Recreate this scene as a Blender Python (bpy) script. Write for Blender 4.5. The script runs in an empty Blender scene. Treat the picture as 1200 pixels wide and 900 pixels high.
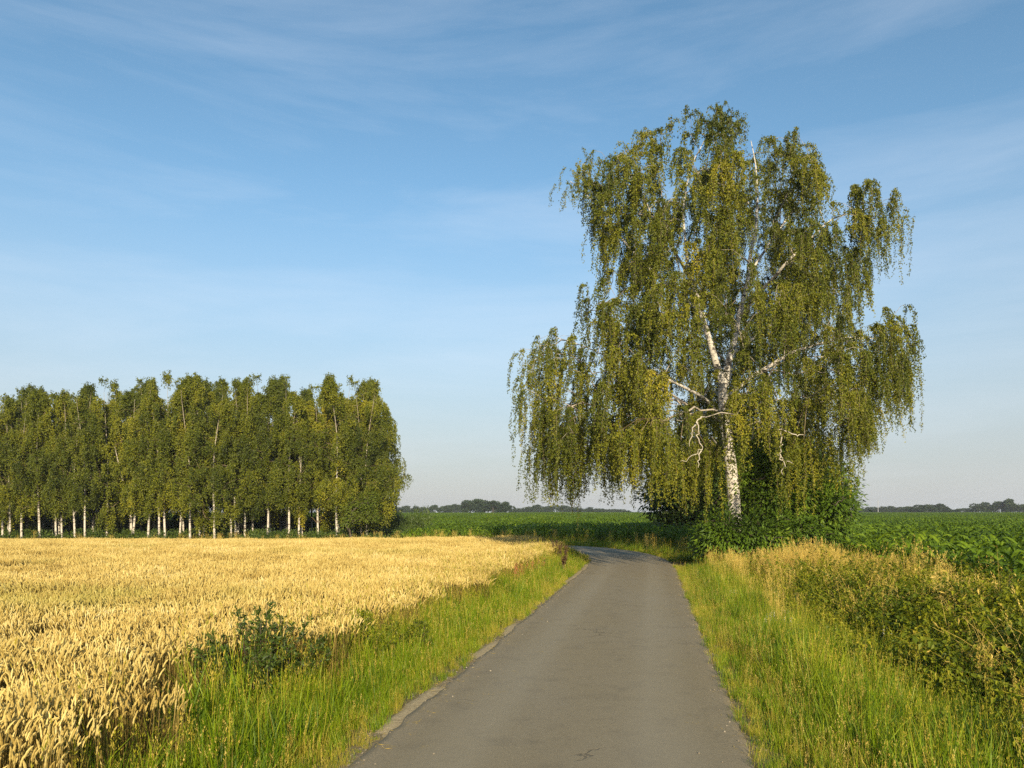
import bpy, math
import numpy as np
from mathutils import noise, Vector

rng = np.random.default_rng(7)
S = bpy.context.scene
C = S.collection
PI = math.pi

# ------------------------------------------------------------------ camera, sky, sun, exposure
F = 901.0            # focal length in pixels of the 1200 px wide photograph
HX, HY, EYE = 600.0, 601.0, 1.8
cam_d = bpy.data.cameras.new('camera')
cam = bpy.data.objects.new('camera', cam_d); C.objects.link(cam)
cam_d.sensor_width = 36.0; cam_d.lens = F / 1200 * 36
cam_d.shift_y = (HY - 450) / 1200
cam_d.clip_start = 0.05; cam_d.clip_end = 12000
cam.location = (0, 0, EYE); cam.rotation_euler = (math.radians(90), 0, 0)
S.camera = cam
SUN_EL, SUN_AZ = 19.5, 172.0      # degrees; azimuth clockwise from +Y: behind the camera, a little to its right
w = bpy.data.worlds.new('World'); S.world = w; w.use_nodes = True
nt = w.node_tree; N = nt.nodes; L = nt.links; N.clear()
out = N.new('ShaderNodeOutputWorld'); bg = N.new('ShaderNodeBackground'); sky = N.new('ShaderNodeTexSky')
sky.sky_type = 'NISHITA'; sky.sun_disc = False
sky.sun_elevation = math.radians(SUN_EL); sky.sun_rotation = math.radians(SUN_AZ)
sky.altitude = 0; sky.air_density = 1.0; sky.dust_density = 0.8; sky.ozone_density = 1.6
bg.inputs['Strength'].default_value = 0.12
tc = N.new('ShaderNodeTexCoord'); mp = N.new('ShaderNodeMapping'); mp.inputs['Scale'].default_value = (1.0, 1.0, 6.5)
mp.inputs['Rotation'].default_value = (0.0, -0.18, 1.9)
nz = N.new('ShaderNodeTexNoise'); nz.inputs['Scale'].default_value = 1.7; nz.inputs['Detail'].default_value = 7; nz.inputs['Roughness'].default_value = 0.60
nz.inputs['Distortion'].default_value = 0.35
cr = N.new('ShaderNodeMapRange'); cr.inputs['From Min'].default_value = 0.44; cr.inputs['From Max'].default_value = 0.78
cr.inputs['To Max'].default_value = 0.24
mx = N.new('ShaderNodeMix'); mx.data_type = 'RGBA'
mx.inputs['B'].default_value = (5.6, 6.0, 6.6, 1)
L.new(tc.outputs['Generated'], mp.inputs['Vector']); L.new(mp.outputs['Vector'], nz.inputs['Vector'])
L.new(nz.outputs['Fac'], cr.inputs['Value']); L.new(cr.outputs['Result'], mx.inputs['Factor'])
hs = N.new('ShaderNodeHueSaturation'); hs.inputs['Saturation'].default_value = 1.12; hs.inputs['Value'].default_value = 1.06; hs.inputs['Hue'].default_value = 0.490
sx = N.new('ShaderNodeSeparateXYZ'); L.new(tc.outputs['Generated'], sx.inputs[0])
el_ = N.new('ShaderNodeMapRange'); el_.interpolation_type = 'SMOOTHSTEP'; el_.inputs['From Min'].default_value = 0.0; el_.inputs['From Max'].default_value = 0.42
el_.inputs['To Min'].default_value = 0.85; el_.inputs['To Max'].default_value = 0.0; L.new(sx.outputs['Z'], el_.inputs['Value'])
mh = N.new('ShaderNodeMix'); mh.data_type = 'RGBA'; mh.inputs['B'].default_value = (3.05, 3.20, 3.45, 1)
L.new(sky.outputs['Color'], hs.inputs['Color']); L.new(hs.outputs['Color'], mh.inputs['A']); L.new(el_.outputs['Result'], mh.inputs['Factor']); L.new(mh.outputs['Result'], mx.inputs['A']); L.new(mx.outputs['Result'], bg.inputs['Color']); L.new(bg.outputs['Background'], out.inputs['Surface'])
sd = bpy.data.lights.new('sun', 'SUN'); sun = bpy.data.objects.new('sun', sd); C.objects.link(sun)
sd.energy = 5.0; sd.angle = math.radians(0.53); sd.color = (1.0, 0.86, 0.62)
a, e = math.radians(SUN_AZ), math.radians(SUN_EL)
sv = Vector((math.sin(a)*math.cos(e), math.cos(a)*math.cos(e), math.sin(e)))
sun.rotation_euler = sv.to_track_quat('Z', 'Y').to_euler(); sun.location = (0, -20, 30)
vs = S.view_settings; vs.view_transform = 'Standard'; vs.look = 'None'; vs.gamma = 1; vs.use_curve_mapping = False
vs.exposure = 0.45
S.cycles.use_denoising = False; S.cycles.denoising_prefilter = 'ACCURATE'; S.cycles.volume_bounces = 0; S.cycles.max_bounces = 6; S.cycles.diffuse_bounces = 3; S.cycles.glossy_bounces = 2; S.cycles.transmission_bounces = 3

# ------------------------------------------------------------------ helpers
def unproj(px, py, Y):
    """point of the place that stands at distance Y behind this spot of the photograph"""
    return np.array([(px - HX) / F * Y, Y, EYE + (HY - py) / F * Y])

def tag(o, label=None, cat=None, group=None, kind=None):
    for k, v in (('label', label), ('category', cat), ('group', group), ('kind', kind)):
        if v: o[k] = v
    return o

class MB:
    """collects vertices and faces with a shade number (rnd) and a length number (t) per vertex; link() makes ONE object"""
    def __init__(s): s.v, s.q, s.r, s.t, s.m, s.n = [], [], [], [], [], 0
    def add(s, V, Q, R=0.5, T=0.0, mat=0):
        V = np.asarray(V, float).reshape(-1, 3); Q = np.asarray(Q, int)
        k = len(V)
        s.v.append(V); s.q.append((Q + s.n)); s.m.append(np.full(len(Q), mat))
        s.r.append(np.broadcast_to(np.asarray(R, float), (k,)).copy()); s.t.append(np.broadcast_to(np.asarray(T, float), (k,)).copy())
        s.n += k
    def leaves(s, P, A, Wd, ln, wd, R, T=0.5, fold=0.25, mat=0):
        """folded diamond leaves: P base points, A axis, Wd width direction"""
        n = len(P); ln = np.broadcast_to(ln, (n,))[:, None]; wd = np.broadcast_to(wd, (n,))[:, None]
        A = A / np.linalg.norm(A, axis=1, keepdims=True)
        Wd = Wd - A * np.sum(Wd * A, axis=1, keepdims=True); Wd /= np.maximum(np.linalg.norm(Wd, axis=1, keepdims=True), 1e-6)
        Nn = np.cross(A, Wd)
        mid = P + A * ln * 0.42
        V = np.stack([P, mid + Wd * wd * .5 + Nn * wd * fold, P + A * ln, mid - Wd * wd * .5 + Nn * wd * fold], 1).reshape(-1, 3)
        i = np.arange(n)[:, None] * 4
        Q = np.concatenate([i + [0, 2, 1, -1], i + [0, 3, 2, -1]], 1).reshape(-1, 4)
        Q = np.concatenate([(i + [0, 2, 1]).reshape(-1, 3), (i + [0, 3, 2]).reshape(-1, 3)])
        s.add(V, Q, np.repeat(np.broadcast_to(R, (n,)), 4), np.repeat(np.broadcast_to(T, (n,)), 4), mat)
    def tube(s, P, r, k=6, R=0.5, T=None, mat=0, cap=False):
        P = np.asarray(P, float); m = len(P); r = np.broadcast_to(r, (m,))
        D = np.gradient(P, axis=0); D /= np.maximum(np.linalg.norm(D, axis=1, keepdims=True), 1e-9)
        ref = np.where(np.abs(D[:, 2:3]) > .9, [[1., 0, 0]], [[0, 0, 1.]])
        if np.abs(D[:, 2]).mean() > .6: ref = np.broadcast_to([[1., 0.1, 0]], D.shape)
        U = np.cross(D, ref); U /= np.maximum(np.linalg.norm(U, axis=1, keepdims=True), 1e-9); W2 = np.cross(D, U)
        an = np.arange(k) / k * 2 * PI
        V = P[:, None] + r[:, None, None] * (np.cos(an)[None, :, None] * U[:, None] + np.sin(an)[None, :, None] * W2[:, None])
        i = np.arange(m - 1)[:, None] * k; j = np.arange(k)[None]; j2 = (j + 1) % k
        Q = np.stack([i + j, i + j2, i + k + j2, i + k + j], -1).reshape(-1, 4)
        T = np.linspace(0, 1, m) if T is None else np.broadcast_to(T, (m,))
        s.add(V, Q, R, np.repeat(T, k), mat)
    def ribbon(s, P, Wv, w, R=0.5, mat=0):
        """P (n,m,3) paths, Wv (n,3) width directions, w (n,m) widths"""
        n, m = P.shape[:2]
        V = np.stack([P - Wv[:, None] * w[..., None] / 2, P + Wv[:, None] * w[..., None] / 2], 2).reshape(-1, 3)
        i = (np.arange(n)[:, None] * m + np.arange(m - 1)[None]).reshape(-1, 1) * 2
        Q = i + np.array([[0, 1, 3, 2]])
        s.add(V, Q, np.repeat(np.broadcast_to(R, (n,)), 2 * m), np.tile(np.repeat(np.linspace(0, 1, m), 2), n), mat)
    def mesh(s, name, mats, smooth=False):
        V = np.concatenate(s.v); me = bpy.data.meshes.new(name)
        me.vertices.add(len(V)); me.vertices.foreach_set('co', V.ravel().astype(np.float32))
        sizes = np.concatenate([np.full(len(q), q.shape[1]) for q in s.q]); idx = np.concatenate([q.ravel() for q in s.q])
        me.loops.add(len(idx)); me.loops.foreach_set('vertex_index', idx.astype(np.int32))
        me.polygons.add(len(sizes)); st = np.concatenate([[0], np.cumsum(sizes)[:-1]])
        me.polygons.foreach_set('loop_start', st.astype(np.int32)); me.polygons.foreach_set('loop_total', sizes.astype(np.int32))
        me.polygons.foreach_set('material_index', np.concatenate(s.m).astype(np.int32))
        me.polygons.foreach_set('use_smooth', np.full(len(sizes), bool(smooth)))
        for nm, arr in (('rnd', s.r), ('t', s.t)):
            at = me.attributes.new(nm, 'FLOAT', 'POINT'); at.data.foreach_set('value', np.concatenate(arr).astype(np.float32))
        for m in (mats if isinstance(mats, (list, tuple)) else [mats]): me.materials.append(m)
        me.update(calc_edges=True); return me
    def link(s, name, mats, parent=None, smooth=False, loc=(0, 0, 0), kind=None):
        o = bpy.data.objects.new(name, s.mesh(name, mats, smooth)); C.objects.link(o); o.location = loc
        if parent: o.parent = parent
        if kind: o['kind'] = kind
        return o

def empty(name, loc, label, cat, group=None, rz=0):
    o = bpy.data.objects.new(name, None); C.objects.link(o); o.location = loc; o.rotation_euler.z = rz
    o.empty_display_size = .3
    return tag(o, label, cat, group)

def copy_tree(o, loc, rz=0, scale=1, label=None, group=None):
    c = o.copy(); C.objects.link(c); c.location = loc; c.rotation_euler.z = rz; c.scale = scale if hasattr(scale, '__len__') else (scale,) * 3
    if label: c['label'] = label
    if group: c['group'] = group
    for ch in o.children:
        d = ch.copy(); C.objects.link(d); d.parent = c
    return c

def unit(v): return v / np.maximum(np.linalg.norm(v, axis=-1, keepdims=True), 1e-9)
def ss(a, b, x): t = np.clip((np.asarray(x, float) - a) / (b - a), 0, 1); return t * t * (3 - 2 * t)
def fnoise(P, sc, seed=0.0):
    return np.array([noise.noise(Vector((p[0]*sc + seed, p[1]*sc - seed, (p[2] if len(p) > 2 else 0)*sc + 2*seed))) for p in P])

# ------------------------------------------------------------------ materials
class NT:
    def __init__(s, name):
        s.m = bpy.data.materials.new(name); s.m.use_nodes = True; s.t = s.m.node_tree; s.t.nodes.clear()
        s.out = s.n('ShaderNodeOutputMaterial')
    def n(s, k, **kw):
        x = s.t.nodes.new(k)
        for a_, b_ in kw.items():
            if a_.startswith('i_'): x.inputs[a_[2:].replace('_', ' ')].default_value = b_
            else: setattr(x, a_, b_)
        return x
    def l(s, a_, b_): s.t.links.new(a_, b_)
    def attr(s, nm): return s.n('ShaderNodeAttribute', attribute_name=nm).outputs['Fac']
    def pos(s): return s.n('ShaderNodeNewGeometry').outputs['Position']
    def noise(s, vec, sc, det=4, rough=.55, stretch=None):
        x = s.n('ShaderNodeTexNoise'); x.inputs['Scale'].default_value = sc; x.inputs['Detail'].default_value = det; x.inputs['Roughness'].default_value = rough
        if stretch:
            mp_ = s.n('ShaderNodeMapping'); mp_.inputs['Scale'].default_value = stretch; s.l(vec, mp_.inputs['Vector']); vec = mp_.outputs['Vector']
        s.l(vec, x.inputs['Vector']); return x.outputs['Fac']
    def ramp(s, fac, stops):
        x = s.n('ShaderNodeValToRGB'); el = x.color_ramp.elements
        while len(el) < len(stops): el.new(0.5)
        for e_, (p, c) in zip(el, stops): e_.position = p; e_.color = (*c, 1)
        s.l(fac, x.inputs['Fac']); return x.outputs['Color']
    def mix(s, f, a_, b_, mode='MIX'):
        x = s.n('ShaderNodeMix', data_type='RGBA', blend_type=mode)
        for sock, v in (('Factor', f), ('A', a_), ('B', b_)):
            if isinstance(v, (int, float)): x.inputs[sock].default_value = v
            elif isinstance(v, tuple): x.inputs[sock].default_value = (*v, 1)
            else: s.l(v, x.inputs[sock])
        return x.outputs['Result']
    def rng(s, v, a_, b_, c=0., d=1.):
        x = s.n('ShaderNodeMapRange'); s.l(v, x.inputs['Value'])
        for i_, k in zip((a_, b_, c, d), ('From Min', 'From Max', 'To Min', 'To Max')): x.inputs[k].default_value = i_
        return x.outputs['Result']
    def math(s, op, a_, b_):
        x = s.n('ShaderNodeMath', operation=op)
        for i_, v in enumerate((a_, b_)):
            if isinstance(v, (int, float)): x.inputs[i_].default_value = v
            else: s.l(v, x.inputs[i_])
        return x.outputs[0]
    def surf(s, col, rough=.6, spec=.3, transl=0., tcol=None, bump=None, bs=.3, bd=.01):
        p = s.n('ShaderNodeBsdfPrincipled'); s.l(col, p.inputs['Base Color'])
        if isinstance(rough, float): p.inputs['Roughness'].default_value = rough
        else: s.l(rough, p.inputs['Roughness'])
        p.inputs['Specular IOR Level'].default_value = spec
        if bump is not None:
            b = s.n('ShaderNodeBump'); b.inputs['Strength'].default_value = bs; b.inputs['Distance'].default_value = bd
            s.l(bump, b.inputs['Height']); s.l(b.outputs['Normal'], p.inputs['Normal'])
        o_ = p.outputs[0]
        if transl:
            t_ = s.n('ShaderNodeBsdfTranslucent'); s.l(tcol or col, t_.inputs['Color'])
            mx_ = s.n('ShaderNodeMixShader'); mx_.inputs[0].default_value = transl
            s.l(o_, mx_.inputs[1]); s.l(t_.outputs[0], mx_.inputs[2]); o_ = mx_.outputs[0]
        s.l(o_, s.out.inputs['Surface']); return s.m

def leaf_mat(name, stops, big=None, transl=.25, rough=.5, spec=.3, psc=.35, each=0.):
    """colour from the leaf's own shade number, shifted by a slow noise over the place"""
    k = NT(name); r = k.attr('rnd'); nz_ = k.noise(k.pos(), psc, 3)
    f = k.math('ADD', k.math('MULTIPLY', r, .62), k.rng(nz_, .3, .7, 0, .38))
    if each: f = k.math('ADD', f, k.rng(k.n('ShaderNodeObjectInfo').outputs['Random'], 0, 1, -each, each))
    return k.surf(k.ramp(f, stops), rough, spec, transl)

M = {}
M['birch_leaf'] = leaf_mat('birch_leaf', [(0, (.030, .046, .006)), (.40, (.105, .125, .009)), (.75, (.245, .235, .014)), (1, (.48, .38, .03))], transl=.17, psc=.5)
M['grove_leaf'] = leaf_mat('grove_leaf', [(0, (.030, .046, .006)), (.45, (.110, .130, .009)), (.8, (.23, .225, .014)), (1, (.36, .30, .02))], transl=.15, psc=.22, each=.08)
M['shrub_leaf'] = leaf_mat('shrub_leaf', [(0, (.028, .055, .006)), (.45, (.095, .165, .012)), (1, (.24, .31, .022))], transl=.2, rough=.5, spec=.25)
M['dark_leaf'] = leaf_mat('dark_leaf', [(0, (.024, .045, .008)), (.5, (.060, .095, .012)), (1, (.12, .16, .020))], transl=.15)
M['bright_leaf'] = leaf_mat('bright_leaf', [(0, (.05, .09, .010)), (.5, (.12, .165, .014)), (1, (.21, .24, .025))], transl=.3)
M['far_leaf'] = leaf_mat('far_leaf', [(0, (.016, .032, .010)), (.5, (.030, .052, .014)), (1, (.055, .08, .022))], transl=.1, psc=.02)
M['maize_leaf'] = leaf_mat('maize_leaf', [(0, (.045, .085, .006)), (.5, (.115, .190, .010)), (.85, (.22, .30, .016)), (1, (.42, .43, .05))], transl=.28, rough=.6, spec=.18, psc=.12)
M['weed_leaf'] = leaf_mat('weed_leaf', [(0, (.024, .042, .004)), (.30, (.110, .15, .008)), (.65, (.29, .30, .014)), (1, (.52, .41, .04))], transl=.35, psc=.8)
M['grass'] = leaf_mat('grass', [(0, (.035, .080, .004)), (.35, (.135, .225, .006)), (.7, (.28, .34, .010)), (1, (.52, .45, .05))], transl=.3, psc=.9)
M['yellow_grass'] = leaf_mat('yellow_grass', [(0, (.14, .17, .008)), (.4, (.36, .33, .020)), (.8, (.56, .43, .06)), (1, (.68, .51, .13))], transl=.3, psc=.9)
M['straw'] = leaf_mat('straw', [(0, (.36, .25, .045)), (.5, (.60, .43, .085)), (1, (.80, .61, .18))], transl=.25, psc=.6)
M['dark_seed'] = leaf_mat('dark_seed', [(0, (.035, .020, .010)), (1, (.13, .065, .03))], transl=.1)
M['flower'] = leaf_mat('flower', [(0, (.55, .50, .30)), (1, (.8, .78, .62))], transl=.3)
M['red_flower'] = leaf_mat('red_flower', [(0, (.35, .10, .04)), (1, (.62, .20, .10))], transl=.3)
# wheat: gold ears, tan stalks, a greener swath and darker thin patches
k = NT('wheat'); r = k.attr('rnd'); t = k.attr('t'); P_ = k.pos()
big = k.noise(P_, .11, 3, .5, (1, 2.6, .2)); mid_ = k.noise(P_, .9, 3, .5)
f = k.math('ADD', k.math('MULTIPLY', r, .6), k.rng(mid_, .3, .7, 0, .4))
ear = k.ramp(f, [(0, (.30, .185, .04)), (.35, (.57, .41, .11)), (.75, (.76, .59, .20)), (1, (.87, .74, .37))])
grn = k.ramp(f, [(0, (.22, .19, .03)), (.6, (.42, .36, .07)), (1, (.55, .47, .12))])
sp = k.n('ShaderNodeSeparateXYZ'); k.l(P_, sp.inputs[0])
sw1 = k.math('MULTIPLY', k.math('SUBTRACT', sp.outputs['Y'], k.math('MULTIPLY', k.noise(P_, .16, 2), 5.0)), 1.0)
sw = k.math('MULTIPLY', k.math('MULTIPLY', k.rng(sw1, 7.6, 8.6), k.rng(sw1, 9.6, 10.8, 1, 0)), k.rng(sp.outputs['X'], -2.5, -5.5, 0, .75))
col = k.mix(k.math('MAXIMUM', k.rng(big, .56, .70, 0, .5), k.math('MULTIPLY', sw, k.rng(mid_, .3, .55))), ear, grn)
stk = k.ramp(f, [(0, (.09, .055, .014)), (.5, (.22, .15, .035)), (1, (.40, .30, .08))])
col = k.mix(k.rng(t, .75, .9), stk, col)
M['wheat'] = k.surf(col, .6, .25, .2)
# birch bark: white with dark lenticel bands; the foot is rough and dark
def bark(name, white, dark, foot, fade=False):
    k = NT(name); P_ = k.pos(); t = k.attr('t')
    b1 = k.noise(P_, 3.2, 5, .65, (1, 1, 2.2)); b2 = k.noise(P_, 9, 4, .6, (.5, .5, 3.5))
    c = k.mix(k.rng(b2, .56, .62), white, tuple(x * .45 for x in white))
    c = k.mix(k.rng(b1, .53, .60), c, dark)
    c = k.mix(k.math('MULTIPLY', k.rng(t, 0, .12, 1, 0), k.rng(b1, .38, .5)), c, foot)
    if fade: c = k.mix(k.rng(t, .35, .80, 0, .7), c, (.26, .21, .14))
    return k.surf(c, .75, .2, bump=b2, bs=.5, bd=.03)
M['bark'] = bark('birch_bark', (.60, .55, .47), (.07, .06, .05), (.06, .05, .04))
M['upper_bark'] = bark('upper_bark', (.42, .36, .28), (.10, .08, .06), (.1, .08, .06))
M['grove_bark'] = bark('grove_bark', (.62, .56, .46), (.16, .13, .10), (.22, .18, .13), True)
k = NT('twig'); M['twig'] = k.surf(k.ramp(k.attr('rnd'), [(0, (.10, .065, .03)), (1, (.26, .20, .12))]), .7)
k = NT('brown_wood'); M['wood'] = k.surf(k.ramp(k.noise(k.pos(), 6, 4), [(.3, (.05, .04, .03)), (.7, (.14, .11, .08))]), .8)
k = NT('dead_wood'); M['dead'] = k.surf(k.ramp(k.noise(k.pos(), 12, 4), [(.3, (.34, .29, .22)), (.7, (.62, .55, .44))]), .7)
# ground
k = NT('soil'); P_ = k.pos(); a1 = k.noise(P_, .8, 5); a2 = k.noise(P_, 22, 6, .7)
c = k.ramp(a1, [(.3, (.045, .055, .014)), (.7, (.085, .075, .025))])
c = k.mix(k.attr('edge'), c, k.ramp(a2, [(.3, (.15, .115, .065)), (.7, (.36, .29, .18))]))
c = k.mix(k.attr('far'), c, k.ramp(a1, [(.3, (.035, .075, .012)), (.7, (.055, .10, .016))]))
M['soil'] = k.surf(c, .9, .1, bump=a2, bs=.6, bd=.02)
# asphalt: fine aggregate, paler wheel tracks, stains and hairline cracks
k = NT('asphalt'); P_ = k.pos(); ag = k.noise(P_, 170, 3, .7); gr = k.noise(P_, 38, 4, .65); pt = k.noise(P_, .55, 4, .55, (1, .35, 1)); sm = k.noise(P_, 2.6, 5, .6)
c = k.ramp(ag, [(.25, (.15, .116, .060)), (.5, (.26, .208, .115)), (.75, (.42, .345, .205))])
c = k.mix(.45, c, k.ramp(gr, [(.3, (.14, .112, .070)), (.7, (.25, .21, .14))]))
c = k.mix(k.rng(pt, .35, .7, 0, .6), c, k.mix(.5, c, (.25, .225, .18)))
c = k.mix(k.rng(sm, .52, .75, 0, .35), c, (.085, .072, .054))
tr = k.attr('track'); c = k.mix(k.math('MULTIPLY', tr, .6), c, (.31, .27, .19))
vo = k.n('ShaderNodeTexVoronoi', feature='DISTANCE_TO_EDGE'); vo.inputs['Scale'].default_value = .55
wn = k.n('ShaderNodeTexNoise'); wn.inputs['Scale'].default_value = 3.0; wn.inputs['Detail'].default_value = 6
va = k.n('ShaderNodeVectorMath', operation='ADD'); vm = k.n('ShaderNodeVectorMath', operation='SCALE'); vm.inputs['Scale'].default_value = .6
k.l(P_, wn.inputs['Vector']); k.l(wn.outputs['Color'], vm.inputs[0]); k.l(P_, va.inputs[0]); k.l(vm.outputs[0], va.inputs[1]); k.l(va.outputs[0], vo.inputs['Vector'])
cm = k.math('MULTIPLY', k.rng(vo.outputs['Distance'], .0, .007, 1, 0), k.rng(k.noise(P_, .5, 2), .56, .64))
c = k.mix(k.math('MULTIPLY', cm, .6), c, (.04, .035, .028))
c = k.mix(k.attr('dusty'), c, k.mix(k.rng(gr, .4, .6), c, (.30, .24, .15)))
M['asphalt'] = k.surf(c, .85, .25, bump=k.math('ADD', ag, k.math('MULTIPLY', cm, -2.0)), bs=.55, bd=.006)
k = NT('sandy_edge'); a2 = k.noise(k.pos(), 30, 6, .7); M['edge'] = k.surf(k.ramp(a2, [(.3, (.26, .195, .10)), (.7, (.52, .42, .25))]), .9, .1, bump=a2, bs=.6, bd=.015)
k = NT('stone'); M['stone'] = k.surf(k.ramp(k.attr('rnd'), [(0, (.12, .10, .07)), (1, (.40, .34, .25))]), .85)
k = NT('mast_metal'); M['mast'] = k.surf(k.ramp(k.noise(k.pos(), 1, 2), [(0, (.30, .30, .30)), (1, (.42, .42, .42))]), .5)

# ------------------------------------------------------------------ lie of the land
TH = math.atan((763.5 - HX) / F); U = np.array([math.sin(TH), math.cos(TH)]); Vv = np.array([math.cos(TH), -math.sin(TH)])
ctrl = [U * s_ - .69 * Vv for s_ in (-14, -4, 4, 12, 20, 26)] + [np.array(p) for p in
        ((4.60, 31.4), (4.25, 36.5), (2.75, 41.2), (-.9, 45.6), (-6.2, 49.4), (-14, 52.3), (-26, 54.6), (-45, 57), (-75, 60), (-120, 63))]
def spline(P, step=.3):
    P = np.array(P, float); outp = []
    for i in range(len(P) - 1):
        p0, p1, p2, p3 = P[max(i-1, 0)], P[i], P[i+1], P[min(i+2, len(P)-1)]
        n = max(2, int(np.linalg.norm(p2 - p1) / step)); d1 = (p2 - p0) / 2; d2 = (p3 - p1) / 2
        if i == 0: d1 = p2 - p1
        for tt in np.arange(n) / n:
            h = tt*tt*(3-2*tt); outp.append(p1*(2*tt**3-3*tt**2+1) + d1*(tt**3-2*tt**2+tt) + p2*h + d2*(tt**3-tt**2))
    outp.append(P[-1]); return np.array(outp)
CL = spline(ctrl, .4); CD = unit(np.gradient(CL, axis=0)); HW = 1.44
def road(P):
    """signed distance from the centre line (right of it positive)"""
    P = np.asarray(P, float)[:, :2]; D = np.empty(len(P))
    for i in range(0, len(P), 20000):
        p = P[i:i+20000]; d2 = ((p[:, None] - CL[None]) ** 2).sum(-1); j = d2.argmin(1)
        v = p - CL[j]; al = (v * CD[j]).sum(1); v = v - CD[j] * np.clip(al, -.3, .3)[:, None]
        D[i:i+20000] = np.linalg.norm(v, axis=1) * np.sign(v[:, 0] * CD[j, 1] - v[:, 1] * CD[j, 0])
    return D
def base(x, y):
    x = np.asarray(x, float); y = np.asarray(y, float)
    return -.62 * ss(26, 58, y) * ss(8, -16, x) * (1 - .8 * ss(80, 140, y)) + .0031 * np.clip(y - 60, 0, 340)
def ground(P, D=None):
    P = np.asarray(P, float); D = road(P) if D is None else D; d = np.abs(D) - HW
    bump = .03 * np.sin(P[:, 0] * 1.7 + 1.3 * np.sin(P[:, 1] * .9)) * np.cos(P[:, 1] * 1.3) * ss(.3, 1.5, d)
    return base(P[:, 0], P[:, 1]) - .022 - .03 * ss(0, .3, d) - .20 * ss(.3, 2.6, d) + bump

def axis(segs):
    o = []
    for a_, b_, st in segs: o.append(np.arange(a_, b_, st))
    return np.unique(np.concatenate(o + [[segs[-1][1]]]))
gx = axis([(-6000, -600, 600), (-600, -100, 50), (-100, -20, 4), (-20, -6, 1), (-6, 12, .22), (12, 24, 1), (24, 100, 5), (100, 600, 50), (600, 6000, 600)])
gy = axis([(-400, -40, 60), (-40, 0, 5), (0, 34, .25), (34, 60, .6), (60, 120, 4), (120, 600, 30), (600, 8000, 800)])
GX, GY = np.meshgrid(gx, gy); G = np.stack([GX.ravel(), GY.ravel()], 1); GD = road(G); GZ = ground(G, GD)
nx, ny = len(gx), len(gy); i = np.arange(ny - 1)[:, None] * nx + np.arange(nx - 1)[None]
Q = np.stack([i, i + 1, i + nx + 1, i + nx], -1).reshape(-1, 4)
mb = MB(); mb.add(np.column_stack([G, GZ]), Q); go = mb.link('ground', M['soil'], smooth=True, kind='structure')
at = go.data.attributes.new('edge', 'FLOAT', 'POINT'); at.data.foreach_set('value', (1 - ss(.03, np.where(GD < 0, .32, .16), np.abs(GD) - HW)).astype(np.float32))
at = go.data.attributes.new('far', 'FLOAT', 'POINT'); at.data.foreach_set('value', ss(60, 110, G[:, 1]).astype(np.float32))

# the path: one sheet with ragged, slightly raised edges
nA = 15; lat = np.array([-1, -.985, -.94, -.8, -.6, -.45, -.3, 0, .3, .45, .6, .8, .94, .985, 1.])
CL2 = spline(ctrl, .12); CD2 = unit(np.gradient(CL2, axis=0)); n2 = len(CL2); Rt = np.stack([CD2[:, 1], -CD2[:, 0]], 1)
sarc = np.arange(n2) * .12
jl = .05 * np.array([noise.noise(Vector((s_ * .9, 0, 0))) + .6 * noise.noise(Vector((s_ * 3.7, 5, 0))) + .35 * noise.noise(Vector((s_ * 8, 5, 0))) for s_ in sarc])
jr = .055 * np.array([noise.noise(Vector((s_ * .8, 9, 0))) + .7 * noise.noise(Vector((s_ * 3.1, 15, 0))) + 0 * noise.noise(Vector((s_ * 10, 25, 0))) for s_ in sarc])
V = []
for c_ in range(nA):
    off = lat[c_] * HW + (jl if c_ < 3 else jr if c_ > nA - 4 else 0)
    p = CL2 + Rt * np.reshape(off, (-1, 1)) if np.ndim(off) else CL2 + Rt * off
    z = base(p[:, 0], p[:, 1]) + .012 * (1 - lat[c_] ** 2) + (.0 if abs(lat[c_]) < .99 else -.045)
    V.append(np.column_stack([p, z]))
V = np.stack(V, 1).reshape(-1, 3); i = np.arange(n2 - 1)[:, None] * nA + np.arange(nA - 1)[None]
mb = MB(); mb.add(V, np.stack([i, i + 1, i + nA + 1, i + nA], -1).reshape(-1, 4))
po = mb.link('asphalt_path', M['asphalt'], smooth=True, kind='structure')
al = np.abs(lat); tk = np.exp(-((al - .5) / .17) ** 2) * .8; du = ss(.86, .99, al) * .8
for nm, arr in (('track', tk), ('dusty', du)):
    at = po.data.attributes.new(nm, 'FLOAT', 'POINT'); at.data.foreach_set('value', np.tile(arr, n2).astype(np.float32))
V = []
for c_, (o0, dz) in enumerate(((HW - .03, -.012), (HW + .07, -.010), (HW + .12, -.014), (HW + .17, -.05))):
    p = CL2 - Rt * (o0 + (0 if c_ == 0 else -jl * 1.0 + .02 * np.sin(sarc * 5 + c_)))[:, None] if c_ else CL2 - Rt * o0
    mk_ = ss(.02, .22, fnoise(p, .45, 61.3)); V.append(np.column_stack([p, base(p[:, 0], p[:, 1]) + dz - .045 * (1 - mk_) * (c_ > 0)]))
V = np.stack(V, 1).reshape(-1, 3); i = np.arange(n2 - 1)[:, None] * 4 + np.arange(3)[None]
mb = MB(); mb.add(V, np.stack([i, i + 4, i + 5, i + 1], -1).reshape(-1, 4)); so = mb.link('edge_strip', M['edge'], smooth=True, kind='structure'); so['label'] = 'pale sandy strip along the left edge of the asphalt'
for o_, lb in ((go, 'flat farmland soil under the crops and verges'), (po, 'narrow grey asphalt farm path bending left between the fields')):
    o_['label'] = lb

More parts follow.
